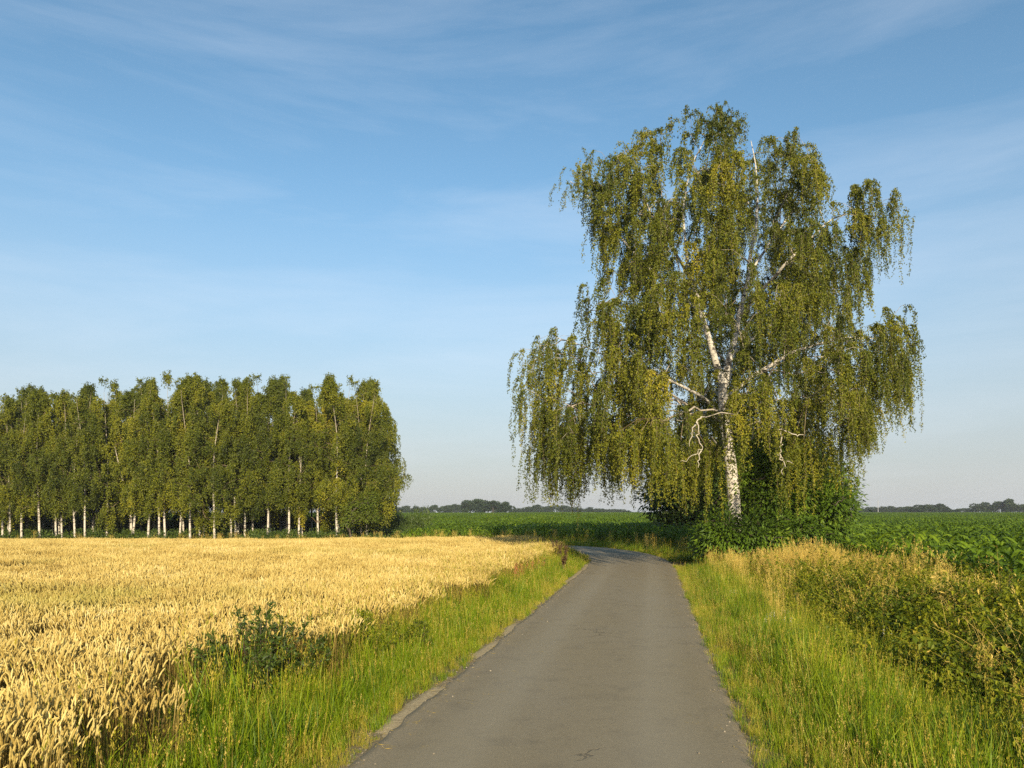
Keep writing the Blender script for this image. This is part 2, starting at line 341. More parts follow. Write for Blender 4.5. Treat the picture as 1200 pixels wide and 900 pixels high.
# ------------------------------------------------------------------ scattering of what nobody could count
def library(name, meshes):
    col_ = bpy.data.collections.new(name)
    for i_, me in enumerate(meshes):
        o = bpy.data.objects.new('%s_%02d' % (name, i_), me); col_.objects.link(o)
    return col_
def scatter(name, P, rot, scl, idx, lib, label, cat):
    me = bpy.data.meshes.new(name); n = len(P); me.vertices.add(n); me.vertices.foreach_set('co', np.asarray(P, np.float32).ravel())
    at = me.attributes.new('rot', 'FLOAT_VECTOR', 'POINT'); at.data.foreach_set('vector', np.asarray(rot, np.float32).ravel())
    scl = np.asarray(scl, np.float32); scl = np.repeat(scl[:, None], 3, 1) if scl.ndim == 1 else scl
    at = me.attributes.new('scl', 'FLOAT_VECTOR', 'POINT'); at.data.foreach_set('vector', scl.ravel())
    at = me.attributes.new('idx', 'INT', 'POINT'); at.data.foreach_set('value', np.asarray(idx, np.int32))
    o = bpy.data.objects.new(name, me); C.objects.link(o); tag(o, label, cat, kind='stuff')
    ng = bpy.data.node_groups.new(name, 'GeometryNodeTree')
    ng.interface.new_socket('Geometry', in_out='INPUT', socket_type='NodeSocketGeometry'); ng.interface.new_socket('Geometry', in_out='OUTPUT', socket_type='NodeSocketGeometry')
    gi = ng.nodes.new('NodeGroupInput'); g_o = ng.nodes.new('NodeGroupOutput'); ip = ng.nodes.new('GeometryNodeInstanceOnPoints'); ci = ng.nodes.new('GeometryNodeCollectionInfo')
    ci.inputs['Collection'].default_value = lib; ci.inputs['Separate Children'].default_value = True; ci.inputs['Reset Children'].default_value = True
    ip.inputs['Pick Instance'].default_value = True
    def na(nm, ty):
        x = ng.nodes.new('GeometryNodeInputNamedAttribute'); x.data_type = ty; x.inputs['Name'].default_value = nm; return x.outputs['Attribute']
    ng.links.new(gi.outputs[0], ip.inputs['Points']); ng.links.new(ci.outputs[0], ip.inputs['Instance'])
    ng.links.new(na('rot', 'FLOAT_VECTOR'), ip.inputs['Rotation']); ng.links.new(na('scl', 'FLOAT_VECTOR'), ip.inputs['Scale']); ng.links.new(na('idx', 'INT'), ip.inputs['Instance Index'])
    ng.links.new(ip.outputs[0], g_o.inputs[0])
    md = o.modifiers.new('scatter', 'NODES'); md.node_group = ng
    return o
def grid(x0, x1, y0, y1, st, jit=.5):
    a_, b_ = np.meshgrid(np.arange(x0, x1, st), np.arange(y0, y1, st)); P = np.stack([a_.ravel(), b_.ravel()], 1)
    return P + rng.uniform(-jit, jit, P.shape) * st
def inview(P, m=1.5, k_=.70): return (np.abs(P[:, 0]) < k_ * P[:, 1] + m) & (P[:, 1] > 1.2)
def rz(n, tilt=.08): return np.column_stack([rng.normal(0, tilt, n), rng.normal(0, tilt, n), rng.uniform(0, 2 * PI, n)])

# ------------------------------------------------------------------ wheat
def wheat_patch(seed, w=.34, n=68):
    r = np.random.default_rng(seed); mb = MB()
    for _ in range(n):
        b = np.array([*r.uniform(-w/2, w/2, 2), 0]); h = r.normal(.74, .045); an = r.uniform(0, 2*PI) if r.random() < .6 else r.normal(.3, .5)
        d = np.array([math.cos(an), math.sin(an), 0]); lean = abs(r.normal(.05, .05)); rn = r.random()
        tt = np.array([0, .5, .8, 1.]); P = b + d * (lean * tt[:, None] ** 2) + np.array([0, 0, 1]) * (h * tt[:, None])
        wv = np.array([[math.cos(an + 1.3), math.sin(an + 1.3), 0]])
        mb.ribbon(P[None], wv, np.array([[.005, .005, .004, .003]]), rn)
        mb.t[-1] *= .8
        nod = r.uniform(.15, .9) if r.random() < .90 else r.uniform(1.0, 2.0); el = r.uniform(.065, .10)
        dr = unit(P[-1] - P[-2]); m = 8; Q_ = [P[-1]]
        for j in range(m - 1):
            a_ = nod * (j + 1) / m; v = unit(dr * math.cos(a_) + (d + np.array([0, 0, -.35 * (nod > 1)])) * math.sin(a_)); Q_.append(Q_[-1] + v * el / (m - 1))
        rr = np.array([.35, .95, .75, 1.05, .8, .95, .65, .15]) * r.uniform(.0054, .0074)
        mb.tube(np.array(Q_), rr, 4, rn, T=np.ones(m))
        if r.random() < .45:
            a2 = r.uniform(0, 2*PI); dd = np.array([math.cos(a2), math.sin(a2), 0]); s0 = b + np.array([0, 0, h * r.uniform(.45, .8)])
            L_ = r.uniform(.12, .22); tt = np.linspace(0, 1, 4)[:, None]
            mb.ribbon((s0 + dd * L_ * tt * .7 + np.array([0, 0, 1]) * L_ * (.5 * tt - 1.0 * tt ** 2))[None], np.array([[-dd[1], dd[0], 0]]), np.array([[.004, .009, .007, .002]]), rn)
            mb.t[-1] *= .7
    return mb.mesh('wheat_patch', M['wheat'])
lib_wheat = library('wheat_library', [wheat_patch(100 + i_) for i_ in range(9)])
P = grid(-50, 6, 1.5, 57, .29); P = P[inview(P, 3.0, .74)]; D = road(P)
edge_n = .32 * fnoise(P, .45, 3.3) + .35 * fnoise(P, 1.6, 8.1)
# the wheat stops short of the road; the gap is wider along the near verge
gap = HW + 1.22 - .30 * (1 - ss(6, 10, P[:, 1])) + edge_n + .5 * ss(38, 46, P[:, 1])
keep = (D < -gap) & ~(((P[:, 0] + 2.25) / 1.0) ** 2 + ((P[:, 1] - 6.5) / 1.0) ** 2 < 1); P = P[keep]; D = D[keep]
n = len(P); hn = fnoise(P, .35, 1.7)
sc_ = np.clip(1 + .10 * hn + .07 * fnoise(P, 1.4, 5.5) + rng.normal(0, .02, n), .8, 1.2)
sc_ *= 1 - .16 * (fnoise(P, .55, 11.7) > .40); sc_ *= 1 - .22 * (1 - ss(0, .7, -D - gap[keep])) * rng.uniform(.3, 1, n)
WZ = ground(P, D)
scatter('wheat_field', np.column_stack([P, WZ]), rz(n, .05), sc_, rng.integers(0, 9, n), lib_wheat, 'ripe golden wheat filling the field left of the path', 'wheat')
print('wheat', n)

# ------------------------------------------------------------------ grasses and weeds
def blades(mb, r, n, spread, h, lean, w, m=5, rn=(0, 1), mat=0, droop=.25, c=(0, 0)):
    b = np.column_stack([c[0] + r.normal(0, spread, n), c[1] + r.normal(0, spread, n), np.zeros(n)]); an = r.uniform(0, 2*PI, n)
    d = np.column_stack([np.cos(an), np.sin(an), np.zeros(n)]); hh = h * r.uniform(.55, 1.1, n); ln = lean * r.uniform(.2, 1.2, n)
    t = np.linspace(0, 1, m)[None, :, None]
    P = b[:, None] + d[:, None] * (ln * hh)[:, None, None] * t ** 1.8 + np.array([0, 0, 1.]) * hh[:, None, None] * (t - (droop * ln)[:, None, None] * t ** 2.5)
    an2 = an + PI/2 + r.normal(0, .6, n); wv = np.column_stack([np.cos(an2), np.sin(an2), np.zeros(n)])
    W_ = w * r.uniform(.6, 1.2, n)[:, None] * np.interp(np.linspace(0, 1, m), [0, .5, 1], [.8, 1, .08])[None]
    mb.ribbon(P, wv, W_, r.uniform(*rn, n), mat); return P
def seedheads(mb, r, P, L_, k_, sz, mat, rn=(0, 1), out_=.02, up=1.0):
    """small grains along the top of each stalk"""
    n = len(P); tip = P[:, -1]; dr = unit(P[:, -1] - P[:, -2])
    s_ = r.uniform(0, 1, (n, k_)); pos = tip[:, None] - dr[:, None] * (L_ * s_)[..., None] + np.array([0, 0, L_ * .3])
    o_ = r.normal(0, 1, (n, k_, 3)) * out_ * (.3 + s_)[..., None]
    A = unit(dr[:, None] * up + o_ / out_ * .35); pos = (pos + o_).reshape(-1, 3)
    mb.leaves(pos, A.reshape(-1, 3), r.normal(0, 1, (n * k_, 3)), sz, sz * .24, np.repeat(r.uniform(*rn, n), k_), mat=mat)
def leafy_stem(mb, r, b, h, lean, nl, ll, lw, mat_l, mat_s, droop=.5, rn=(0, 1), spiral=2.4, taper=.6, start=.1):
    an = r.uniform(0, 2*PI); d = np.array([math.cos(an), math.sin(an), 0]); t = np.linspace(0, 1, 7)
    P = np.array(b) + d * (lean * h * t[:, None] ** 1.6) + np.array([0, 0, 1]) * (h * t[:, None] * (1 - .3 * lean * t[:, None]))
    mb.tube(P, np.linspace(.005, .0015, 7), 3, r.random(), mat=mat_s)
    s_ = np.linspace(start, 1, nl); pos = np.stack([np.interp(s_, t, P[:, q_]) for q_ in range(3)], 1)
    a2 = r.uniform(0, 6) + spiral * np.arange(nl) + r.normal(0, .3, nl)
    A = np.column_stack([np.cos(a2), np.sin(a2), r.normal(.25 - droop, .25, nl)]); Wd = np.column_stack([-np.sin(a2), np.cos(a2), r.normal(0, .3, nl)])
    f_ = 1 - taper * s_ ** 2
    mb.leaves(pos, A, Wd, ll * f_ * r.uniform(.7, 1.2, nl), lw * f_ * r.uniform(.8, 1.2, nl), np.clip(r.uniform(*rn) + r.normal(0, .18, nl), 0, 1), mat=mat_l)
    return P
GM = [M['grass'], M['yellow_grass'], M['straw'], M['weed_leaf'], M['dark_seed'], M['flower'], M['twig']]
def tuft(seed, kind):
    r = np.random.default_rng(seed); mb = MB()
    if kind == 'green':
        blades(mb, r, 40, .07, .38, .50, .008, rn=(0, .8)); blades(mb, r, 6, .07, .30, .5, .005, rn=(.2, .9), mat=1)
    elif kind == 'tall':
        blades(mb, r, 30, .07, .55, .40, .008, rn=(0, .75)); P = blades(mb, r, 4, .06, .74, .16, .003, rn=(.4, 1), mat=1); seedheads(mb, r, P, .12, 9, .022, 1, out_=.003)
    elif kind == 'yellow':
        blades(mb, r, 30, .07, .30, .6, .005, mat=1, rn=(.1, .9)); blades(mb, r, 14, .07, .28, .6, .005, rn=(.3, 1))
        P = blades(mb, r, 4, .05, .46, .25, .003, rn=(0, 1), mat=2); seedheads(mb, r, P, .09, 8, .020, 2, out_=.0025)
    elif kind == 'short':
        blades(mb, r, 40, .08, .15, .9, .005, rn=(.2, 1)); blades(mb, r, 18, .08, .13, 1.0, .005, mat=1)
    elif kind == 'straw':
        P = blades(mb, r, 24, .07, .95, .16, .004, mat=2, m=6); seedheads(mb, r, P, .20, 18, .028, 2, rn=(.3, 1), out_=.009)
        blades(mb, r, 14, .07, .50, .5, .006, mat=1, rn=(.4, 1))
    elif kind == 'nettle':
        for _ in range(7): leafy_stem(mb, r, (*r.normal(0, .09, 2), 0), r.uniform(.45, .85), r.uniform(.05, .35), 24, .11, .055, 3, 3, rn=(.1, .95), spiral=1.6, droop=.95)
    elif kind == 'bramble':
        for _ in range(5):
            leafy_stem(mb, r, (*r.normal(0, .1, 2), 0), r.uniform(.6, .95), r.uniform(.5, 1.1), 30, .085, .062, 3, 3, rn=(0, .75), droop=.8, taper=.3)
    elif kind == 'herb':
        for _ in range(8): leafy_stem(mb, r, (*r.normal(0, .08, 2), 0), r.uniform(.2, .4), r.uniform(.1, .5), 16, .065, .030, 3, 3, rn=(.2, 1.0), droop=.8)
        blades(mb, r, 10, .08, .3, .5, .006)
    elif kind == 'drystalk':
        for _ in range(4):
            an = r.uniform(0, 6.28); d = np.array([math.cos(an), math.sin(an), 0]); h = r.uniform(.7, 1.15); l_ = r.uniform(.1, .7); t = np.linspace(0, 1, 6)[:, None]
            P = np.array([*r.normal(0, .08, 2), 0]) + d * l_ * h * t ** 1.4 + np.array([0, 0, h]) * (t - .25 * l_ * t ** 2)
            mb.tube(P, np.linspace(.0035, .0012, 6), 3, r.random(), mat=2)
            for _ in range(5):
                a2 = r.uniform(0, 6.28); s0 = P[0] + (P[-1] - P[0]) * r.uniform(.4, .95); q_ = s0 + np.outer(np.linspace(0, 1, 3), [math.cos(a2) * .12, math.sin(a2) * .12, .1])
                mb.tube(q_, [.0015, .001, .0008], 3, r.random(), mat=2)
            mb.leaves(P[2:] + r.normal(0, .03, (4, 3)), r.normal(0, 1, (4, 3)) - [0, 0, .6], r.normal(0, 1, (4, 3)), .07, .02, r.random(4), mat=2)
    elif kind == 'flowers':
        blades(mb, r, 20, .07, .34, .5, .006, rn=(0, .7))
        for _ in range(3):
            P = leafy_stem(mb, r, (*r.normal(0, .05, 2), 0), r.uniform(.4, .55), r.uniform(.05, .2), 10, .05, .02, 3, 6, rn=(.4, .9))
            q_ = P[-1] + r.normal(0, 1, (16, 3)) * [.012, .012, .035]; mb.leaves(q_, r.normal(0, 1, (16, 3)), r.normal(0, 1, (16, 3)), .016, .014, r.random(16), mat=5)
    return mb.mesh('tuft_' + kind, GM)
KINDS = ['green', 'green', 'green', 'tall', 'tall', 'tall', 'yellow', 'yellow', 'yellow', 'short', 'short', 'straw', 'straw', 'straw', 'nettle', 'nettle', 'nettle', 'bramble', 'bramble', 'bramble', 'herb', 'herb', 'drystalk', 'drystalk', 'drystalk', 'flowers', 'flowers']
lib_tuft = library('tuft_library', [tuft(300 + i_, k_) for i_, k_ in enumerate(KINDS)])
KI = {}
for i_, k_ in enumerate(KINDS): KI.setdefault(k_, []).append(i_)
KI = {k_: np.array(v) for k_, v in KI.items()}
def pick(kind, n): return rng.choice(KI[kind], n)
def put(name, P, kinds, probs, scl, label, cat, D=None, tilt=.1):
    D = road(P) if D is None else D; n = len(P); ch = rng.random(n); idx = np.zeros(n, int); c0 = np.zeros(n)
    for k_, p in zip(kinds, probs):
        p = np.broadcast_to(p, (n,)); m = (ch >= c0) & (ch < c0 + p); idx[m] = pick(k_, m.sum()); c0 = c0 + p
    rest = ch >= c0; idx[rest] = pick(kinds[0], rest.sum())
    scatter(name, np.column_stack([P, ground(P, D) - .01]), rz(n, tilt), scl, idx, lib_tuft, label, cat); print(name, n)

# left verge (between the asphalt and the wheat), all the way round the bend
P = grid(-8, 6, 1.5, 49, .105); D = road(P); P2 = P[inview(P, 2.0)]; D = D[inview(P, 2.0)]
strip = ss(.02, .22, fnoise(P2, .45, 61.3)) * .12; wob = .30 * fnoise(P2, .7, 4.4); dd = -D - HW
m = (dd > .0 + .05 * rng.random(len(P2)) + strip) & (dd < 1.95 + wob - .25 * (1 - ss(6, 10, P2[:, 1]))) & (rng.random(len(P2)) < .92 - .45 * ss(20, 45, P2[:, 1])); P2 = P2[m]; D = D[m]; dd = dd[m]
hgt = ss(.0, .85, dd) * (.75 + .5 * (fnoise(P2, .45, 2.2) + .5)) ; sc_ = np.clip(.36 + .50 * hgt + .60 * ss(.95, 1.5, dd), .3, 1.3) * rng.uniform(.7, 1.25, len(P2))
yl = np.clip(.80 - .55 * ss(.1, .8, dd) + .5 * (fnoise(P2, .9, 6.6)), .10, .9); wd_ = (fnoise(P2, .8, 9.9) > .12) * ss(.5, 1.0, dd)
put('verge_grass_by_wheat', P2, ['green', 'yellow', 'short', 'tall', 'herb'], [.02, yl * .85, (.55 * (1 - ss(.05, .35, dd))) * (1 - yl * .85), (.28 * ss(.3, .8, dd)) * (1 - yl * .85), .14 * wd_], sc_,
    'green and yellowing grass on the verge between wheat and path', 'grass', D)

# right verge
P = grid(.5, 26, 1.5, 46, .118); iv = inview(P, 2.0); P = P[iv]; D = road(P); dd = D - HW
m = (dd > -.04 + .06 * rng.random(len(P))) & (dd < 6.3) & (rng.random(len(P)) < .95 - .45 * ss(14, 30, P[:, 1])); P = P[m]; D = D[m]; dd = dd[m]
m = ~(((P[:, 0] - 8.3) / 3.6) ** 2 + ((P[:, 1] - 27.2) / 2.4) ** 2 < .75); P, D, dd = P[m], D[m], dd[m]
f1 = fnoise(P, .5, 12.2); f2 = fnoise(P, 1.1, 21.2)
hgt = ss(0, 1.0, dd) * (.85 + .5 * f1)
sc_ = np.clip(.42 + .52 * hgt + .25 * ss(2.0, 4.0, dd), .3, 1.5) * rng.uniform(.8, 1.2, len(P))
yl = np.clip(.75 * (1 - ss(.25, .95, dd)) + .16 + .35 * f2, .06, .9) ; far_dry = ss(13, 17, P[:, 1]) * (1 - ss(25, 30, P[:, 1]))
wild = ss(1.6, 3.2, dd + .8 * f1) * (1 - .5 * far_dry)
put('verge_grass_by_maize', P, ['green', 'yellow', 'tall', 'short', 'herb', 'flowers', 'nettle', 'bramble'],
    [.02, yl * .7, .34 * ss(.4, .9, dd) * (1 - wild) * (1 - yl), .3 * (1 - ss(.05, .3, dd)) * (1 - yl), (.10 + .25 * (fnoise(P, 1.3, 77.) > .18)) * ss(.5, 1, dd), .007 * ss(.8, 1.2, dd), .16 * wild, .16 * wild], sc_,
    'tall green grass and herbs on the verge right of the path', 'grass', D)
# bramble and nettle thicket further right
P = grid(1, 20, 3.0, 24, .17); P = P[inview(P, 2.0)]; D = road(P); dd = D - HW; f1 = fnoise(P, .45, 31.1)
m = (dd > 2.5 + .8 * f1) & (dd < 6.6) & (rng.random(len(P)) < .85); P, D, dd = P[m], D[m], dd[m]; f1 = fnoise(P, .55, 41.1)
br = (f1 > -.05)
put('thicket', P, ['nettle', 'bramble', 'drystalk', 'yellow', 'straw'], [np.where(br, .30, .18), np.where(br, .28, .06), .14, np.where(br, .24, .56), np.where(br, .03, .06)],
    rng.uniform(.6, 1.1, len(P)) * (1 + .65 * fnoise(P, .8, 91.) + .35 * fnoise(P, 2.2, 17.)), 'tangled nettles and brambles with dry stalks right of the verge', 'weeds', D, tilt=.2)
# golden tall grass in front of the shrub and along the maize edge
P = grid(3, 22, 11, 29, .17); P = P[inview(P, 2.0)]; D = road(P); dd = D - HW; f1 = fnoise(P, .5, 51.1)
cx = (P[:, 0] - (3.6 + .36 * P[:, 1] * .5))
band = np.exp(-((P[:, 1] - 22.4 + .12 * (P[:, 0] - 7)**1) / 2.0) ** 2) * (1 - .6 * ss(9.5, 12, P[:, 0])) + .22 * np.exp(-((dd - 5.6) / .7) ** 2) * ss(12, 16, P[:, 1]) + 1.2 * np.exp(-(((P[:, 0] - 8.2) / 1.5) ** 2 + ((P[:, 1] - 20.5) / 1.6) ** 2))
m = (dd > .9) & (dd < 6.9) & (rng.random(len(P)) < .5 * np.clip(band + .7 * f1, 0, 1)); P, D = P[m], D[m]
m = ~(((P[:, 0] - 8.3) / 3.4) ** 2 + ((P[:, 1] - 27.4) / 2.6) ** 2 < .8); P, D = P[m], D[m]
pk = np.exp(-(((P[:, 0] - 8.3) / 1.0) ** 2 + ((P[:, 1] - 21.5) / 1.3) ** 2))
put('golden_grass', P, ['straw', 'yellow'], [.6, .4], rng.uniform(.55, .95, len(P)) + .55 * pk, 'tall straw coloured grass in front of the shrub under the birch', 'grass', D)
# straw and rank grass along the far side of the hidden road and at the foot of the grove
P = grid(-45, 9, 30, 60, .26); D = road(P); dd = D - HW
m = (dd > .1) & (dd < 2.6) & inview(P, 3.0) & (P[:, 1] > 32); P, D, dd = P[m], D[m], dd[m]
st_ = np.clip(.35 * ss(-2, -8, P[:, 0]) * ss(-30, -12, P[:, 0]) + .06, 0, 1)
put('verge_grass_at_bend', P, ['green', 'tall', 'yellow', 'straw'], [.25, .38, .3, st_ * .5], rng.uniform(.7, 1.15, len(P)) , 'rank grass on the outer side of the bend before the maize', 'grass', D)

# rank grass that mixes with the outer wheat
P = grid(-8, 6, 1.5, 44, .13); P = P[inview(P, 2.0)]; D = road(P); dd = -D - HW; wb = .32 * fnoise(P, .45, 3.3) - .30 * (1 - ss(6, 10, P[:, 1]))
m = (np.abs(dd - 1.32 - wb) < .42) & (rng.random(len(P)) < .8 * np.exp(-((dd - 1.22 - wb) / .28) ** 2) + .05); P, D, dd = P[m], D[m], dd[m]
put('field_edge_grass', P, ['tall', 'green', 'yellow', 'herb'], [.45, .2, .23, .12], rng.uniform(.8, 1.25, len(P)) * (.55 + .45 * ss(7.5, 10, P[:, 1])), 'rank green grass growing up into the outer wheat ears', 'grass', D)
# stones and litter at the path's edges
def pebble(seed):
    r = np.random.default_rng(seed); mb = MB(); an = np.arange(6) / 6 * 2 * PI
    ring = lambda s_, z: np.column_stack([np.cos(an) * s_ * r.uniform(.7, 1.2, 6), np.sin(an) * s_ * .75 * r.uniform(.7, 1.2, 6), np.full(6, z) + r.normal(0, .08, 6)])
    V_ = np.concatenate([ring(.8, 0), ring(1, .3), ring(.55, .65), [[0, 0, .75]]]) * .01
    f_ = [[a_*6 + j, a_*6 + (j+1) % 6, (a_+1)*6 + (j+1) % 6, (a_+1)*6 + j] for a_ in range(2) for j in range(6)]; mb.add(V_, f_, r.random())
    mb.q.append(np.array([[12 + j, 12 + (j+1) % 6, 18] for j in range(6)])); mb.m.append(np.zeros(6, int)); return mb.mesh('pebble', M['stone'])
def litter(seed):
    r = np.random.default_rng(seed); mb = MB(); n_ = 4
    mb.leaves(r.normal(0, .03, (n_, 3)) * [1, 1, .03] + [0, 0, .002], np.column_stack([r.normal(0, 1, (n_, 2)), np.full(n_, .04)]), np.column_stack([r.normal(0, 1, (n_, 2)), np.zeros(n_)]), r.uniform(.03, .09, n_), .004, r.random(n_), fold=.1)
    return mb.mesh('litter', M['straw'])
lib_peb = library('pebble_library', [pebble(i_) for i_ in range(5)] + [litter(50 + i_) for i_ in range(5)])
sA = rng.uniform(2, 30, 5200); side = rng.choice([-1, 1], 5200, p=[.62, .38]); off = HW + np.where(side < 0, rng.normal(.13, .12, 5200), rng.normal(.06, .07, 5200)); off[::9] -= rng.exponential(.22, len(off[::9]))
P = sA[:, None] * U + ((-.69 + side * off)[:, None]) * Vv; z = base(P[:, 0], P[:, 1]) + np.where(off > HW + .03, -.045, .003)
z = np.where(off > HW, ground(P) + .004, base(P[:, 0], P[:, 1]) + .012 * (1 - (off / HW) ** 2) + .001)
scatter('grit', np.column_stack([P, z]), rz(len(P), .05), rng.uniform(.3, 1.3, len(P)), rng.integers(0, 10, len(P)), lib_peb, 'small stones and dry litter along the edges of the asphalt', 'gravel')

# ------------------------------------------------------------------ maize
def maize(mb, r, b=(0, 0, 0), h=1.15, nl=9, seg=5, wid=.075):
    an0 = r.uniform(0, PI); b = np.array(b, float); rn = r.uniform(.1, .8)
    mb.tube(np.array([b, b + [0, 0, h * .5], b + [0, 0, h * .86]]), [.013, .010, .005], 3, rn)
    for j in range(nl):
        s_ = .12 + .74 * j / (nl - 1); an = an0 + PI * (j % 2) + r.normal(0, .35); d = np.array([math.cos(an), math.sin(an), 0])
        L_ = h * (.36 + .26 * math.sin(PI * min(1, s_ * 1.05))) * r.uniform(.85, 1.15); up = .75 + .7 * s_; t = np.linspace(0, 1, seg)[:, None]
        P = b + [0, 0, h * s_] + d * L_ * (t - .12 * t ** 3) + np.array([0, 0, 1]) * L_ * (up * t - (up + r.uniform(-.05, .35) - .45 * s_) * t ** 2.2)
        tw = r.normal(0, .25); wv = np.array([[-math.sin(an), math.cos(an), tw]])
        w_ = wid * np.interp(np.linspace(0, 1, seg), [0, .3, .7, 1], [.5, 1, .75, .05])[None]
        mb.ribbon(P[None], wv, w_, np.clip(rn + r.normal(0, .15), 0, 1))
maize_me = []
for i_ in range(6):
    mb = MB(); maize(mb, np.random.default_rng(500 + i_), seg=6); maize_me.append(mb.mesh('maize_plant', M['maize_leaf']))
lib_maize = library('maize_library', maize_me)
patch = []
for i_ in range(5):
    mb = MB(); r = np.random.default_rng(600 + i_)
    for rx_ in (-1.125, -.375, .375, 1.125):
        for ry_ in np.arange(-1.5, 1.5, .2): maize(mb, r, (ry_ + r.normal(0, .04), rx_ + r.normal(0, .04), 0), 1.15 * r.uniform(.85, 1.12), 6, 4, .095)
    patch.append(mb.mesh('maize_patch', M['maize_leaf']))
lib_mp = library('maize_patch_library', patch)
def in_maize(P, D):
    x, y = P[:, 0], P[:, 1]; d = D - HW
    near = (y < 34) & (d > 5.6 + .25 * np.sin(y)) & (x > 6); bend = (y >= 34) & (d > 2.3)
    tree = ((x - 13.6) / 6.2) ** 2 + ((y - 46) / 3.4) ** 2 < 1
    shrub = (((x - 8.6) / 4.4) ** 2 + ((y - 27.5) / 3.0) ** 2 < 1)
    grove = (y > 50) & (x < -7.5 - .02 * (y - 50)) & (y < 88)
    return (near | bend) & ~tree & ~shrub & ~grove & (D > 0)
rows = np.arange(12, 48, .72)
a_, b_ = np.meshgrid(np.arange(-12, 44, .19), rows); P = np.stack([a_.ravel(), b_.ravel()], 1) + rng.normal(0, .035, (a_.size, 2)); P = P[inview(P, 4.0, .74)]; D = road(P); m = in_maize(P, D); P, D = P[m], D[m]
n = len(P); order = np.argsort(P[:, 1] + .0 * P[:, 0]); P, D = P[order], D[order]; Z = ground(P, D)
NI = 150; vis = np.abs(P[:, 0]) < .66 * P[:, 1]; ids = np.where(vis)[0][:NI]; near_mask = np.zeros(n, bool); near_mask[ids] = True
for q_, j in enumerate(ids):
    o = bpy.data.objects.new('maize_plant', maize_me[q_ % 6]); C.objects.link(o); o.location = (P[j, 0], P[j, 1], Z[j] - .01); o.rotation_euler = (rng.normal(0, .05), rng.normal(0, .05), rng.uniform(0, 6.28)); sc1 = rng.uniform(.86, 1.12); o.scale = (sc1,) * 3
    tag(o, 'green maize plant in the nearest rows right of the weed thicket', 'maize plant', 'front maize plants at the right field edge')
P, D, Z = P[~near_mask], D[~near_mask], Z[~near_mask]; n = len(P)
scatter('maize_rows', np.column_stack([P, Z - .01]), rz(n, .05), rng.uniform(.86, 1.12, n) * (1 + .08 * fnoise(P, .2, 3.1)), rng.integers(0, 6, n), lib_maize, 'dense green maize rows around the bend of the path', 'maize'); print('maize', n)
a_, b_ = np.meshgrid(np.arange(-300, 300, 3.0), np.arange(49.5, 400, 3.0)); P = np.stack([a_.ravel(), b_.ravel()], 1) + rng.normal(0, .1, (a_.size, 2)); P = P[inview(P, 8.0, .74)]; D = road(P); m = in_maize(P, D); P, D = P[m], D[m]; n = len(P)
rot = np.zeros((n, 3)); rot[:, 2] = rng.choice([0, PI], n) + rng.normal(0, .04, n)
hs = np.column_stack([np.full(n, 1.02), np.full(n, 1.02), 1 + .12 * fnoise(P, .03, 7.7) + rng.normal(0, .03, n)])
scatter('maize_field_far', np.column_stack([P, ground(P, D)]), rot, hs, rng.integers(0, 5, n), lib_mp, 'wide maize field running to the tree line on the horizon', 'maize'); print('maize far', n)

# ------------------------------------------------------------------ trees: greedy skeleton towards crown points, leaves on hanging twigs
def grow(nodes, par, rad, targets, up_pen=2.5):
    """hang every crown point on the best node of the growing skeleton; thickness by the number of points carried"""
    X = [np.array(p_) for p_ in nodes]; par = list(par); n0 = len(X); arr = np.array(X); plen = np.zeros(n0)
    for i_ in range(n0):
        if par[i_] >= 0: plen[i_] = plen[par[i_]] + np.linalg.norm(arr[i_] - arr[par[i_]])
    d0 = np.array([np.linalg.norm(arr - t_, axis=1).min() for t_ in targets]); order = np.argsort(d0)
    A = np.zeros((n0 + len(targets), 3)); A[:n0] = arr; PL = np.zeros(len(A)); PL[:n0] = plen; n = n0
    for j in order:
        t_ = targets[j]; v = t_ - A[:n]; dist = np.linalg.norm(v, axis=1)
        cost = dist + .18 * PL[:n] + up_pen * np.maximum(0, -v[:, 2] - .1 * dist) * .4
        k_ = int(cost.argmin()); A[n] = t_; PL[n] = PL[k_] + dist[k_]; par.append(k_); n += 1
    cnt = np.ones(n)
    for i_ in range(n - 1, n0 - 1, -1): cnt[par[i_]] += cnt[i_]
    return A, np.array(par), cnt, n0
def skeleton_tubes(mb, A, par, cnt, n0, r, k_=4, rs=.0062, mat=0, maxr=.08):
    for i_ in range(n0, len(A)):
        p, q_ = A[par[i_]], A[i_]; ln = np.linalg.norm(q_ - p)
        if ln < .02: continue
        mid_ = (p + q_) / 2 + np.array([0, 0, .12 * ln]) + r.normal(0, .05 * ln, 3)
        r1 = min(maxr, rs * cnt[i_] ** .5); r0 = min(maxr, r1 * 1.15)
        mb.tube(np.array([p, mid_, q_]), [r0, (r0 + r1) / 2, r1], k_, r.random(), mat=mat, T=np.full(3, .8))
